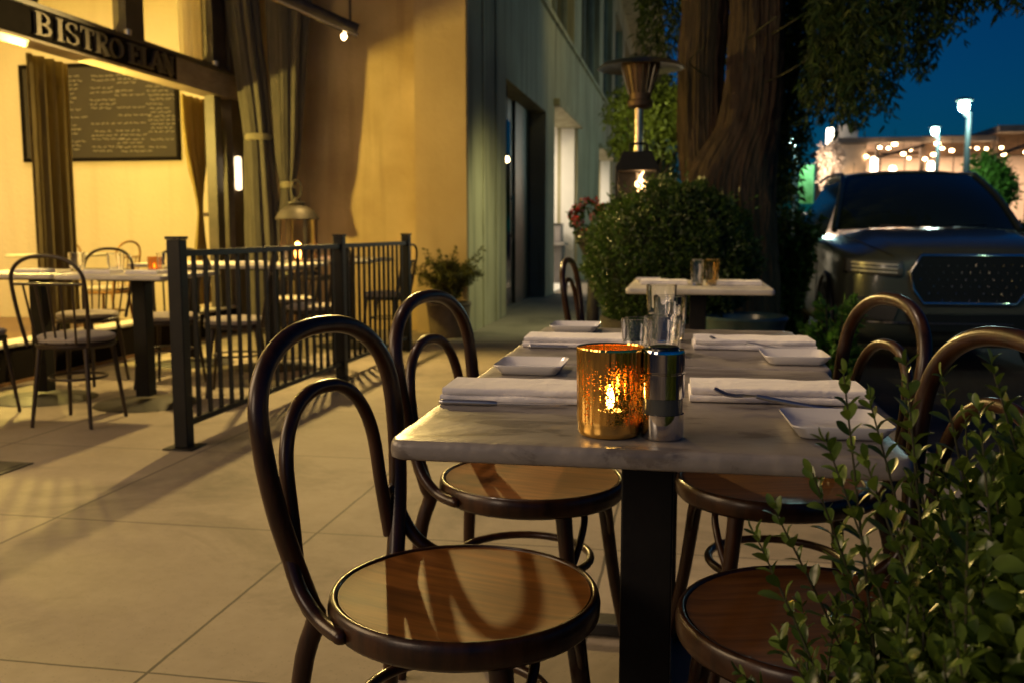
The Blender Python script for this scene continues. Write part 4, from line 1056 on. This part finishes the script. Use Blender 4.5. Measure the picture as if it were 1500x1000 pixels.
for x0_, y0_, l in ((.42, -.30, .45), (.38, -.34, .3), (-.30, -.38, .35), (.2, -.36, .22)):
    z = rng.uniform(1.7, 2.6)
    MB().tube(smooth_path([(x0_ * .6, y0_ * .6, z), (x0_ * 1.1, y0_ * 1.3, z + l * .2), (x0_ * 1.2 + l * .4, y0_ * 1.5, z + l * .5)], 5), .006, 5).build('twig', 'stem', tr)

def small_tree(name, label, loc, th, rad, cz, n, L, mat, seed, group=None, trunk_mat='bark', tr_r=.06):
    t = thing(name, label, 'tree', loc, 0, group); rng = random.Random(seed)
    P = smooth_path([(0, 0, 0), (.05, 0, th * .5), (0, .03, th)], 6); tb_ = MB()
    tb_.tube(P, [tr_r * (1 - .4 * i / (len(P) - 1)) for i in range(len(P))], 10)
    cl = []
    for k in range(13):
        d = rnd_dir(rng); e = Vector((d.x * rad[0] * .62, d.y * rad[1] * .62, cz + d.z * rad[2] * .62)); cl.append((e, rng.uniform(.30, .5)))
        tb_.tube([P[-2], P[-1].lerp(e, .5) + Vector((0, 0, .05)), e], [tr_r * .5, tr_r * .3, tr_r * .12], 6)
    tb_.build('trunk', trunk_mat, t)
    mb = MB()
    for _ in range(n):
        e, s_ = rng.choice(cl); d = rnd_dir(rng) * rng.random() ** .45
        p = e + Vector((d.x * rad[0], d.y * rad[1], d.z * rad[2])) * s_
        leaf(mb, p, rnd_dir(rng) + Vector((0, 0, -.2)), rnd_dir(rng) + Vector((0, 0, .6)), L * rng.uniform(.7, 1.4), L * .5 * rng.uniform(.7, 1.3))
    mb.build('crown', mat, t, smooth=0, fix=False); return t
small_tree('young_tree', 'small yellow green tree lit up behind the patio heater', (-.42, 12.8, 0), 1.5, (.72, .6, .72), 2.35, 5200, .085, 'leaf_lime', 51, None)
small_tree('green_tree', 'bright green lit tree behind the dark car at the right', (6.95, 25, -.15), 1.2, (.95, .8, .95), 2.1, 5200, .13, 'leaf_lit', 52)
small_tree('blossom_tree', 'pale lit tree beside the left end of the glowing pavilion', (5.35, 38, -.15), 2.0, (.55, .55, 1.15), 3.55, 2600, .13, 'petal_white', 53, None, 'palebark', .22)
GB = 'dark trees far down the street'
for x, y, h, r, s_ in ((1.55, 30, 3.4, 1.3, 61), (3.9, 47, 4.6, 1.6, 62), (9.5, 27.5, 1.9, .9, 63), (-1.2, 34, 4.0, 1.4, 64)):
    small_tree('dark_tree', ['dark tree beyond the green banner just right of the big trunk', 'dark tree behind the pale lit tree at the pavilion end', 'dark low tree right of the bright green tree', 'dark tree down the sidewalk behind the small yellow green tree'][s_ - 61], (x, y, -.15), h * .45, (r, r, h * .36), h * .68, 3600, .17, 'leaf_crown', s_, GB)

# flowers on a stand
fl = thing('flower_pot', 'tall stand of red and pink flowers left of the boxwood ball', 'potted plant', (-.80, 8.6, 0))
MB().lathe([(0, 0), (.14, 0), (.15, .02), (.06, .08), (.05, .75), (.10, .82), (.17, .98), (.18, 1.02), (.15, 1.02), (0, .98)], 24).build('urn', 'darkpot', fl)
rng = random.Random(8); c_ = MB()
for i in range(26):
    d = rnd_dir(rng); p = Vector((-.03 + d.x * .17, d.y * .14, 1.12 + d.z * .17)); h_ = MB()
    for _ in range(22):
        e = rnd_dir(rng); leaf(h_, p + e * .014, e, rnd_dir(rng), .034, .026)
    h_.build('flower_head', 'petal_red' if rng.random() < .6 else 'petal_pink', fl, smooth=0, fix=False)
    for _ in range(12): leaf(c_, p + rnd_dir(rng) * .05 - Vector((0, 0, .04)), rnd_dir(rng), rnd_dir(rng), .06, .03)
c_.build('leaves', 'leaf_box', fl, smooth=0, fix=False)

# ------------------------------------------------------------------ patio heater and the black fire lantern
ht = thing('patio_heater', 'tall standing patio heater with round reflector dish in front of the tree', 'patio heater', (-.375, 7.95, 0))
MB().lathe([(0, 0), (.23, 0), (.24, .02), (.24, .06), (.21, .10), (.19, .62), (.06, .72), (0, .72)], 28).build('heater_base', 'heaterpole', ht)
MB().tube([(0, 0, .70), (0, 0, 1.62)], .050, 16).build('lower_pole', 'heaterpole', ht)
MB().tube([(-.01, 0, 1.60), (-.01, 0, 2.03)], .036, 16).build('upper_pole', 'heaterpole', ht)
MB().lathe([(.05, 2.0), (.10, 2.02), (.105, 2.06), (.085, 2.07), (.09, 2.13), (.15, 2.34), (.16, 2.345), (.155, 2.36), (0, 2.36)], 28).build('burner_head', 'heaterhead', ht)
mg = MB()
for k in range(18):
    a = 2 * PI * k / 18; mg.tube([(.093 * cos(a), .093 * sin(a), 2.12), (.155 * cos(a), .155 * sin(a), 2.335)], .004, 5)
mg.build('burner_grid', 'darksteel', ht)
MB().lathe([(.0, 2.372), (.17, 2.368), (.30, 2.345), (.345, 2.315), (.352, 2.318), (.305, 2.355), (.17, 2.386), (0, 2.392)], 40).build('reflector_dish', 'heaterdish', ht)
fl_ = thing('fire_lantern', 'black lantern with a burning flame above the boxwood ball', 'lantern', (-.345, 7.15, 1.12))
P = [(-.155, 0), (-.155, .36), (-.10, .47), (.10, .47), (.155, .36), (.155, 0)]
bd = MB(); dpt = .15
bd.prism([(x, -dpt, z) for x, z in P], (0, .004, 0)); bd.v, bd.f = [], []
bd.box(-.155, -dpt, 0, .155, dpt, .03)
bd.prism([(-.155, -dpt, .335), (-.155, -dpt, .36), (-.10, -dpt, .47), (.10, -dpt, .47), (.155, -dpt, .36), (.155, -dpt, .335)], (0, 2 * dpt, 0))
for x in (-.155, .137):
    for y in (-dpt, dpt - .018): bd.box(x, y, .0301, x + .018, y + .018, .3348)
bd.box(-.154, dpt - .012, .0302, -.02, dpt - .004, .3347)
bd.build('lantern_body', 'blackmetal', fl_, bevel=.003)
MB().tube(smooth_path([(-.06, 0, .471), (-.06, 0, .52), (-.05, 0, .535), (.05, 0, .535), (.06, 0, .52), (.06, 0, .471)], 4), .009, 8).build('handle', 'blackmetal', fl_)
MB().box(-.136, -dpt + .004, .031, .136, -dpt + .007, .334).build('lantern_pane', M('lantern_glass_clear', (1, 1, 1), .02, trans=1, ior=1.05), fl_)
fm = MB()
MB().lathe([(0, .031), (.07, .031), (.075, .17), (.05, .18), (0, .18)], 20).build('burner', 'castiron', fl_)
for dx, h, r, s_ in ((.03, .17, .030, 1), (0, .11, .024, 2), (.055, .09, .020, 3)):
    P = smooth_path([(dx, 0, .17), (dx + .012, 0, .17 + h * .35), (dx - .014, 0, .17 + h * .7), (dx + .016, 0, .17 + h)], 5)
    fm.tube(P, [r * (.55 + .45 * sin(PI * min(1, i / len(P) * 1.7))) * (1 - (i / (len(P) - 1)) ** 2.2) + .0006 for i in range(len(P))], 10)
fm.build('fire_flame', 'flame3', fl_)
sd = thing('lantern_stand', 'slim black stand under the burning black lantern', 'stand', (-.345, 7.15, 0))
MB().box(-.17, -.16, 1.09, .17, .16, 1.119).build('stand_top', 'blackmetal', sd, bevel=.004)
for x in (-.14, .14):
    for y in (-.13, .13): MB().box(x - .012, y - .012, 0, x + .012, y + .012, 1.0898).build('leg', 'blackmetal', sd)

# ------------------------------------------------------------------ cars (front toward -Y)
def make_car(name, label, loc, rz, group, paint, tail=False):
    t = thing(name, label, 'car', loc, rz, group)
    st = [  # y, half width, bottom, shoulder z, crown z
        (.00, .60, .42, .80, .89), (.035, .74, .33, .87, .95), (.12, .85, .25, .92, 1.005), (.28, .91, .21, .955, 1.045), (.55, .945, .20, .985, 1.085), (.95, .955, .20, 1.02, 1.125),
        (1.40, .955, .20, 1.05, 1.155), (1.9, .955, .20, 1.06, 1.13), (2.7, .955, .20, 1.075, 1.13), (3.6, .955, .20, 1.09, 1.14), (4.2, .94, .24, 1.09, 1.14), (4.5, .88, .32, 1.06, 1.12), (4.62, .76, .42, 1.0, 1.08)]
    rows = []
    for y, w_, zb, zs, zc in st:
        h = [(0, zb), (w_ * .80, zb), (w_ * .95, zb + .06), (w_ * .985, zb + .22), (w_, (zb + zs) / 2 + .05), (w_ * .99, zs - .15), (w_ * .965, zs - .05), (w_ * .90, zs), (w_ * .62, zc - .022), (w_ * .58, zc - .008), (w_ * .3, zc), (0, zc + .002)]
        rows.append([(x, y, z) for x, z in h] + [(-x, y, z) for x, z in reversed(h[:-1])][:-1])
    rows = [r + [r[0]] for r in rows]
    mb = MB().grid(rows)
    n = len(rows[0]) - 1; nn = len(rows[0])
    for base in (0, (len(rows) - 1) * nn):
        for k in range(n // 2): mb.f.append((base + k, base + k + 1, base + (n - k - 1), base + (n - k) % n))
    import bmesh
    body = mb.build('body', paint, t, smooth=0, fix=False)
    b = bmesh.new(); b.from_mesh(body.data); bmesh.ops.remove_doubles(b, verts=b.verts, dist=1e-5); bmesh.ops.recalc_face_normals(b, faces=b.faces); b.to_mesh(body.data); b.free()
    body.data.shade_smooth(); s_ = body.modifiers.new('sub', 'SUBSURF'); s_.levels = s_.render_levels = 2
    # cabin
    def base_pt(x): return (x, 1.16 + .30 * (abs(x) / .80) ** 2.2, 1.15 - .03 * (x / .8) ** 2)
    def top_pt(x): return (x, 2.12 + .16 * (abs(x) / .62) ** 2, 1.66 - .03 * (x / .62) ** 2)
    g = []
    for i in range(13):
        v = i / 12; row = []
        for j in range(25):
            u = -1 + 2 * j / 24; a, c = Vector(base_pt(u * .79)), Vector(top_pt(u * .60)); p = a.lerp(c, v) + Vector((0, -.05 * sin(v * PI), .03 * sin(v * PI))); row.append(p)
        g.append(row)
    MB().grid(g).build('windshield', 'carglass', t, smooth=80, fix=False)
    g = []
    for i in range(13):
        v = i / 12; y = 2.12 + 2.0 * v; hw = .60 + .03 * sin(v * PI) - .03 * v; zc = 1.662 + .045 * sin(min(1, v * 1.15) * PI * .75) - .05 * v ** 3
        g.append([(u * hw, y + .16 * u * u * (1 - v), zc - .045 * abs(u) ** 3) for u in [-1 + 2 * j / 16 for j in range(17)]])
    MB().grid(g).build('roof', paint, t, smooth=80, fix=False, solid=.03)
    for s in (-1, 1):
        A, C = Vector(base_pt(s * .80)), Vector(top_pt(s * .615))
        MB().tube([A.lerp(C, k / 8) + Vector((s * .012, -.05 * sin(k / 8 * PI), .03 * sin(k / 8 * PI))) for k in range(9)], .030, 8).build('pillar', paint, t, smooth=80)
        g = []
        for i in range(7):
            v = i / 6; g.append([(s * (.885 - .27 * v - .01 * v * v), (1.50 + .80 * v) + ((4.15 - .55 * v) - (1.50 + .80 * v)) * j / 12, 1.07 + .555 * v) for j in range(13)])
        MB().grid(g).build('side_window', 'carglass', t, smooth=80, fix=False)
        MB().tube([(s * .63, 2.3 + .18 * k, 1.655 + .03 * sin(k / 9 * PI)) for k in range(10)], .016, 8).build('roof_rail', 'chrome', t)
        mr = MB().lathe([(0, -.06), (.07, -.055), (.095, -.02), (.095, .02), (.07, .05), (0, .058)], 16, sx=1.25, sy=.6)
        m_ = mr.build('side_mirror', paint, t, smooth=60); m_.location = (s * 1.055, 1.62, 1.13)
        MB().tube([(s * .90, 1.66, 1.06), (s * 1.0, 1.63, 1.09)], .022, 8).build('mirror_arm', 'blackplastic', t)
        for y in (.92, 3.72):
            wh = thing('wheel', None, None); wh.parent = t; wh.location = (s * .86, y, .355); wh.rotation_euler = (0, s * PI / 2, 0)
            MB().lathe([(.225, -.10), (.33, -.105), (.352, -.08), (.356, 0), (.352, .085), (.33, .112), (.235, .105)], 40).build('tyre', 'rubber', wh, smooth=60)
            rm = MB().lathe([(0, .06), (.05, .075), (.06, .06), (.20, .085), (.235, .10), (.238, .06), (.20, .03), (0, .02)], 40)
            for k in range(10):
                a = 2 * PI * k / 10; rm.tube([(.05 * cos(a), .05 * sin(a), .085), (.21 * cos(a + .08), .21 * sin(a + .08), .10)], [.016, .022], 6)
            rm.build('rim', 'rim', wh, smooth=40)
            ar = MB().tube([(s * .950, y + .415 * cos(k * PI / 16), .34 + .415 * sin(k * PI / 16)) for k in range(17)], .028, 8).build('wheel_arch', 'blackplastic', t, smooth=80)
            MB().prism([(s * .945, y + .40 * cos(k * PI / 20), .30 + .42 * sin(k * PI / 20)) for k in range(21)], (s * .014, 0, 0)).build('wheel_well', 'blackplastic', t)
    if not tail:
        for s in (-1, 1):
            # swept headlamp following the corner of the nose
            def hp(u, z): x = .50 + .40 * u; return Vector((s * x, -.012 + .028 * u + .25 * u ** 3.0, z))
            top = lambda u: .885 + .02 * u; bot = lambda u: .775 + .02 * u
            g = [[hp(j / 12, bot(j / 12) + (top(j / 12) - bot(j / 12)) * i / 4) + Vector((0, -.012 * sin(i / 4 * PI), 0)) for j in range(13)] for i in range(5)]
            hl = MB().grid(g).build('headlight', 'lens', t, smooth=80, fix=False, solid=.02)
            for z in (.80, .83, .86):
                MB().tube([hp(j / 10, z + .02 * j / 10) + Vector((0, -.026, 0)) for j in range(1, 10)], .006, 6).build('lamp_strip', 'lampstrip', hl)
            # lower intake
            ip = [(s * .50, -.02, .60), (s * .84, .10, .62), (s * .84, .09, .46), (s * .56, -.01, .44)]
            MB().prism(ip, (0, -.02, 0)).build('side_intake', 'blackplastic', t)
        gp = [(-.37, .935), (.37, .935), (.445, .81), (.42, .68), (.34, .575), (-.34, .575), (-.42, .68), (-.445, .81)]
        gr = MB().prism([(x, -.035, z) for x, z in gp], (0, .06, 0)).build('grille', 'blackplastic', t, bevel=.01)
        sd_ = MB()
        for i in range(13):
            for j in range(6):
                x = -.40 + i * .0667 + (j % 2) * .033; z = .60 + j * .052
                if abs(x) < .39 - max(0, .70 - z) * .8: q_ = .35 + .8 * ((i * 7 + j * 13) % 11) / 11; sd_.lathe([(0, .010 * q_), (.008 * q_, 0), (0, -.010 * q_)], 4, (x, -.040, z))
        join_marks(gr, sd_, 'chrome')
        MB().tube([(x, -.038, z) for x, z in gp], .012, 8, closed=True).build('grille_surround', 'chrome', gr, smooth=80)
        MB().prism([(-.46, -.028, .50), (.46, -.028, .50), (.40, -.028, .36), (-.40, -.028, .36)], (0, .05, 0)).build('lower_intake', 'blackplastic', t, bevel=.006)
        MB().tube([(x * .1, -.028 + .10 * abs(x / 8) ** 3, .425) for x in range(-8, 9)], .009, 6).build('bumper_trim', 'chrome', t)
        for s in (-1, 1):
            MB().tube([(s * .56, .03, .925), (s * .62, .10, .955), (s * .70, .35, 1.005), (s * .76, .9, 1.055), (s * .80, 1.3, 1.10)], .004, 6).build('hood_gap', 'blackplastic', t)
            MB().tube([(s * .956, y, z) for y, z in ((1.55, 1.03), (1.52, .8), (1.50, .5), (1.52, .33))], .004, 6).build('door_gap', 'blackplastic', t)
            MB().tube([(s * .30, .12, .972), (s * .36, .7, 1.052), (s * .42, 1.2, 1.10)], .006, 6).build('hood_crease', paint, t)
            MB().tube([(s * .05 - .1, 1.08, 1.145), (s * .05 + .4 * s, 1.22, 1.165)], .007, 6).build('wiper', 'blackplastic', t)
    else:
        for s in (-1, 1):
            MB().box(s * .62 - .13, -.03, .80, s * .62 + .13, .02, .90).build('tail_light', 'tail', t, bevel=.01)
        MB().box(-.2, -.025, .62, .2, -.012, .72).build('plate_lamp', 'tailwhite', t)
    return t
make_car('parked_car', 'dark sports utility car parked at the kerb with its wide studded grille facing the tables', (2.2, 8.0, -.15), 0, 'cars along the street', 'carpaint').scale = (1, 1, 1.05)
make_car('parked_car', 'distant car with glowing red tail lamps between the big trunk and the dark car', (2.95, 27, -.15), 0, 'cars along the street', 'carpaint', True)

# ------------------------------------------------------------------ street lamps
def make_lamp(label, loc, h, banner=False, s=1):
    t = thing('street_lamp', label, 'street lamp', loc, 0, 'street lamps along the road')
    MB().lathe([(.13 * s, 0), (.11 * s, .5), (.06 * s, .6), (.046 * s, h - .25), (.042 * s, h - .02), (0, h)], 16).build('pole', 'lampgrey', t)
    MB().tube([(0, 0, h - .12), (-.09 * s, 0, h - .03)], .03 * s, 8).build('lamp_arm', 'lampgrey', t)
    hd_ = MB().lathe([(0, .30 * s), (.13 * s, .27 * s), (.15 * s, .24 * s), (.14 * s, .23 * s), (0, .235 * s)], 20, (-.09 * s, 0, h - .06)).build('lamp_head', 'lampgrey', t)
    MB().lathe([(0, .05 * s), (.05 * s, .05 * s), (.08 * s, .08 * s), (.09 * s, .16 * s), (.07 * s, .225 * s), (0, .228 * s)], 20, (-.09 * s, 0, h - .06)).build('lamp_globe', 'lampglow', t)
    if banner:
        MB().tube([(0, 0, 2.6), (.42, 0, 2.6)], .015, 6).build('banner_arm', 'lampgrey', t)
        MB().box(.08, -.006, 1.75, .40, .006, 2.585).build('banner', 'banner', t)
    l = bpy.data.lights.new('street_lamp_light', 'POINT'); l.energy = 70 * s * s; l.color = (.66, 1, .92); l.shadow_soft_size = .15 * s
    lo = bpy.data.objects.new('street_lamp_light', l); COL.objects.link(lo); lo.location = (loc[0] - .09 * s, loc[1] - .3 * s, loc[2] + h - .15 * s)
    return t
make_lamp('tall glowing street lamp standing behind the dark car in front of the bright green tree', (4.80, 18, -.15), 3.22)
make_lamp('glowing street lamp in front of the middle of the lit pavilion', (7.2, 30, -.15), 3.92, s=1.15)
make_lamp('glowing street lamp carrying the bright green banner', (2.36, 22, -.15), 2.98, True)

# ------------------------------------------------------------------ glowing pavilion
pv = thing('pavilion', 'glowing flat roofed glass pavilion strung with lamps across the road', 'building', (5.8, 40, -.15))
MB().box(0, -.3, 4.55, 5.8, 8, 4.75).box(5.81, -.6, 4.85, 26, 8, 5.10).build('roof', 'pavroof', pv)
MB().box(0, 5, 0, 26, 5.3, 4.5).box(-.1, -.2, 0, 1.15, 4.99, 4.5).build('wall', 'pavwall', pv)
MB().box(-.3, -.4, -.02, 26, 5, .02).build('floor_slab', 'kerb', pv)
for x in (1.5, 3.15, 5.75, 7.4, 10.6): MB().box(x, -.1, 0, x + .16, .08, 4.5).build('column', 'pavsteel', pv)
ml = MB()
for k in range(14): ml.box(1.75 + k * .9, .30, 0, 1.79 + k * .9, .34, 4.0)
for z in (1.2, 2.6, 4.0): ml.box(1.7, .31, z, 14.5, .35, z + .05)
ml.build('glazing_bars', 'pavsteel', pv)
tr_ = MB()
for k in range(7):
    x = 5.8 + k * 1.3; tr_.box(x, -.55, 4.45, x + .06, 5, 4.70)
tr_.prism([(5.2, -.62, 3.75), (7.4, -.62, 4.5), (7.4, -.62, 4.62), (5.2, -.62, 3.87)], (0, .08, 0))
tr_.prism([(1.4, -.62, 3.9), (3.2, -.62, 4.35), (3.2, -.62, 4.45), (1.4, -.62, 4.0)], (0, .08, 0))
tr_.build('beams', 'pavsteel', pv)
MB().box(3.32, .36, 4.06, 26, .46, 4.84).build('clerestory', 'pavclere', pv)
MB().box(.2, .5, 4.76, .9, 1.3, 5.35).build('roof_unit', 'white', pv)
GPL = 'pendant lamps hanging in the pavilion'
pend = [(7.35, 4.18, .10), (7.73, 4.17, .10), (8.01, 4.34, .14), (8.22, 3.92, .12), (8.55, 4.10, .09), (8.56, 3.80, .09), (9.44, 4.29, .15), (9.39, 3.90, .12), (9.77, 4.16, .10), (9.97, 4.02, .12), (9.09, 3.74, .11), (8.42, 3.2, .12),
        (10.57, 4.13, .09), (10.95, 4.12, .09), (11.36, 4.12, .09), (11.73, 4.11, .09), (11.9, 3.89, .14), (6.22, 3.29, .12), (6.43, 3.0, .15), (6.93, 3.86, .10), (6.20, 2.9, .12), (12.3, 4.10, .09), (12.7, 3.95, .12)]
pl0 = None
for i, (x, z, r) in enumerate(pend):
    if pl0 is None:
        pl0 = thing('pendant_lamp', 'small warm pendant lamp hanging among others under the pavilion roof', 'pendant lamp', (x, 39.45, z), 0, GPL)
        MB().lathe([(0, -.16), (.5, -.10), (.7, 0), (.6, .14), (.25, .22), (0, .23)], 12).build('lamp_bulb', 'bulb', pl0).scale = (.11, .11, .26)
        MB().tube([(0, 0, .03), (0, 0, .42)], .008, 5).build('cord', 'blackmetal', pl0)
        pl0.scale = (r / .10,) * 3
    else:
        d_ = dup(pl0, (x, 39.45 + .3 * (i % 3), z)); d_.scale = (r / .10,) * 3
GW = 'tall wall lights on the pavilion front'
wl = thing('wall_light', 'tall glowing wall light at the left end of the pavilion', 'wall light', (5.62, 39.7, 2.9), 0, GW)
MB().lathe([(0, 0), (.12, .02), (.14, .1), (.14, 1.1), (.1, 1.2), (0, 1.22)], 12).build('glow_tube', 'bulbwhite', wl)
MB().box(-.03, .13, .2, .03, .22, 1.0).build('bracket', 'pavsteel', wl)
for x, z, s_, lab in ((7.95, 2.3, 1.0, 'tall glowing light behind the glass left of the middle street lamp'), (9.35, 2.4, 1.05, 'tall glowing light behind the glass right beside the middle street lamp'), (7.25, 2.9, .8, 'narrow glowing light against the first pavilion column'), (5.55, 4.35, .55, 'short glowing light under the pavilion roof corner')):
    d_ = dup(wl, (x, 39.9, z), 0, lab, GW); d_.scale = (1.0, 1, s_)

# ------------------------------------------------------------------ lights
def lamp(name, kind, loc, e, col, size=.1, target=None, spot=None, blend=.5, sy=None):
    l = bpy.data.lights.new(name, kind); l.energy = e; l.color = col
    if kind == 'AREA':
        l.size = size
        if sy: l.shape = 'RECTANGLE'; l.size_y = sy
    else: l.shadow_soft_size = size
    if spot: l.spot_size = R(spot); l.spot_blend = blend
    o = bpy.data.objects.new(name, l); COL.objects.link(o); o.location = loc
    if target is not None: o.rotation_euler = (Vector(target) - Vector(loc)).to_track_quat('-Z', 'Y').to_euler()
    return o
WARM = (1, .60, .20)
lamp('heater_bar_light', 'SPOT', (-2.95, 7.9, 2.72), 740, (1, .67, .21), .05, (-2.4, 3.6, 0), 125, .6)
for x, y in ((-6.2, 6.4), (-6.2, 8.6), (-8.2, 7.4)):
    lamp('dining_room_light', 'AREA', (x, y, 3.6), 28, (1, .68, .33), .8, (x, y, 0))
lamp('dining_window_light', 'POINT', (-5.25, 7.05, 2.0), 390, (1, .71, .145), .06)
lamp('corner_glow_light', 'POINT', (-8.6, 8.6, 1.2), 45, (1, .72, .34), .2)
lamp('shopfront_light', 'AREA', (-4.3, 1.0, 2.4), 130, (1, .69, .37), 2.2, (-.2, 2.0, .3))
lamp('overhead_fill', 'SPOT', (-2.3, 2.9, 5.0), 330, (1, .72, .48), .12, (-.02, 2.25, .75), 23, .9)  # added spot without a fixture, brightens the napkins from above
lamp('kerb_lamp_light', 'SPOT', (4.2, -1.5, 5.6), 270, (.66, 1, .55), .12, (1.7, 8.6, 2.0), 34, .8)
lamp('overhead_fill', 'SPOT', (-2.2, 5.6, 5.0), 380, (1, .74, .48), .12, (.10, 4.3, .4), 42, 1)  # second added spot, brightens the far table and the paving around it
lamp('green_tree_light', 'POINT', (6.0, 23.3, 2.6), 130, (.75, 1, .55), .2)
lamp('car_front_fill', 'SPOT', (-1.2, 2.2, 3.6), 210, (1, .74, .45), .1, (1.75, 8.0, .6), 17, .8)  # added spot without a source, lights the nose of the parked car
lamp('kerbside_fill_light', 'AREA', (-2.6, -1.6, 1.9), 38, (1, .74, .5), 1.2, (-.1, 2.0, .6))
lamp('facade_light', 'SPOT', (-.3, 9.35, 2.3), 165, (1, .98, .46), .2, (-2.1, 10.25, .5), 84, 1)
lamp('street_fill_light', 'SPOT', (1.2, 13.0, 6.0), 260, (1, .84, .30), .3, (-2.1, 18, 3.4), 75, 1)
for a, b_ in ((15.6, 19.0), (23.8, 28.0)):
    lamp('lobby_light', 'AREA', (-3.6, (a + b_) / 2, 2.95), 130, (1, .84, .60), 1.5, (-3.6, (a + b_) / 2, 0))
lamp('rear_pavement_fill', 'SPOT', (-1.5, -8.0, 5.0), 520, (1, .68, .36), .3, (-.3, -8.0, 0), 112, .9)  # unseen spot added to warm the paving mirrored in cup and mill
lamp('candle_light', 'POINT', (-.0965, 1.303, TZ + .05), 1.8, (1, .56, .16), .006)
lamp('lantern_light', 'POINT', (-3.29, 7.85, .90), 6, (1, .36, .08), .02)
lamp('fire_lantern_light', 'POINT', (-.315, 7.10, 1.36), 2.5, (1, .50, .18), .03)
lamp('tree_light', 'SPOT', (-.75, 10.9, 2.3), 90, (.95, 1, .40), .15, (-.42, 12.8, 2.35), 52, .6)
for x in (7.4, 10.0, 13.0):
    lamp('pavilion_light', 'AREA', (x, 42.3, 4.3), 430, (1, .68, .44), 2, (x, 42.3, 0))
lamp('pavilion_front_light', 'POINT', (4.55, 37.1, 3.2), 330, (1, .74, .50), .2)

# ------------------------------------------------------------------ night sky
world = bpy.data.worlds.new('World'); scene.world = world; world.use_nodes = True
nt = world.node_tree; bg = nt.nodes['Background']
sky = nt.nodes.new('ShaderNodeTexSky'); sky.sky_type = 'NISHITA'; sky.sun_disc = False
sky.sun_elevation = R(4); sky.sun_rotation = R(150); sky.ozone_density = 4; sky.air_density = 1.0; sky.dust_density = 0
tint = nt.nodes.new('ShaderNodeMixRGB'); tint.blend_type = 'MULTIPLY'; tint.inputs[0].default_value = 1; tint.inputs[2].default_value = (.02, .55, 1.0, 1)
nt.links.new(sky.outputs[0], tint.inputs[1]); nt.links.new(tint.outputs[0], bg.inputs['Color'])
bg.inputs['Strength'].default_value = .05

# ------------------------------------------------------------------ camera
cd_ = bpy.data.cameras.new('camera'); cam = bpy.data.objects.new('camera', cd_); COL.objects.link(cam); scene.camera = cam
cd_.sensor_width = 36; cd_.lens = 1400 / 1500 * 36; cd_.clip_start = .02; cd_.clip_end = 2000
cam.location = (0, 0, 1.03); cam.rotation_euler = (R(90 - 6.641), 0, R(10.176))
cd_.dof.use_dof = True; cd_.dof.focus_distance = 1.30; cd_.dof.aperture_fstop = 7.5

scene.view_settings.view_transform = 'Standard'; scene.view_settings.look = 'None'; scene.view_settings.exposure = 0; scene.view_settings.gamma = 1
scene.render.engine = 'CYCLES'; scene.cycles.use_denoising = True; scene.cycles.use_light_tree = True
scene.cycles.max_bounces = 10; scene.cycles.transparent_max_bounces = 16; scene.cycles.sample_clamp_indirect = 6; scene.cycles.caustics_reflective = False
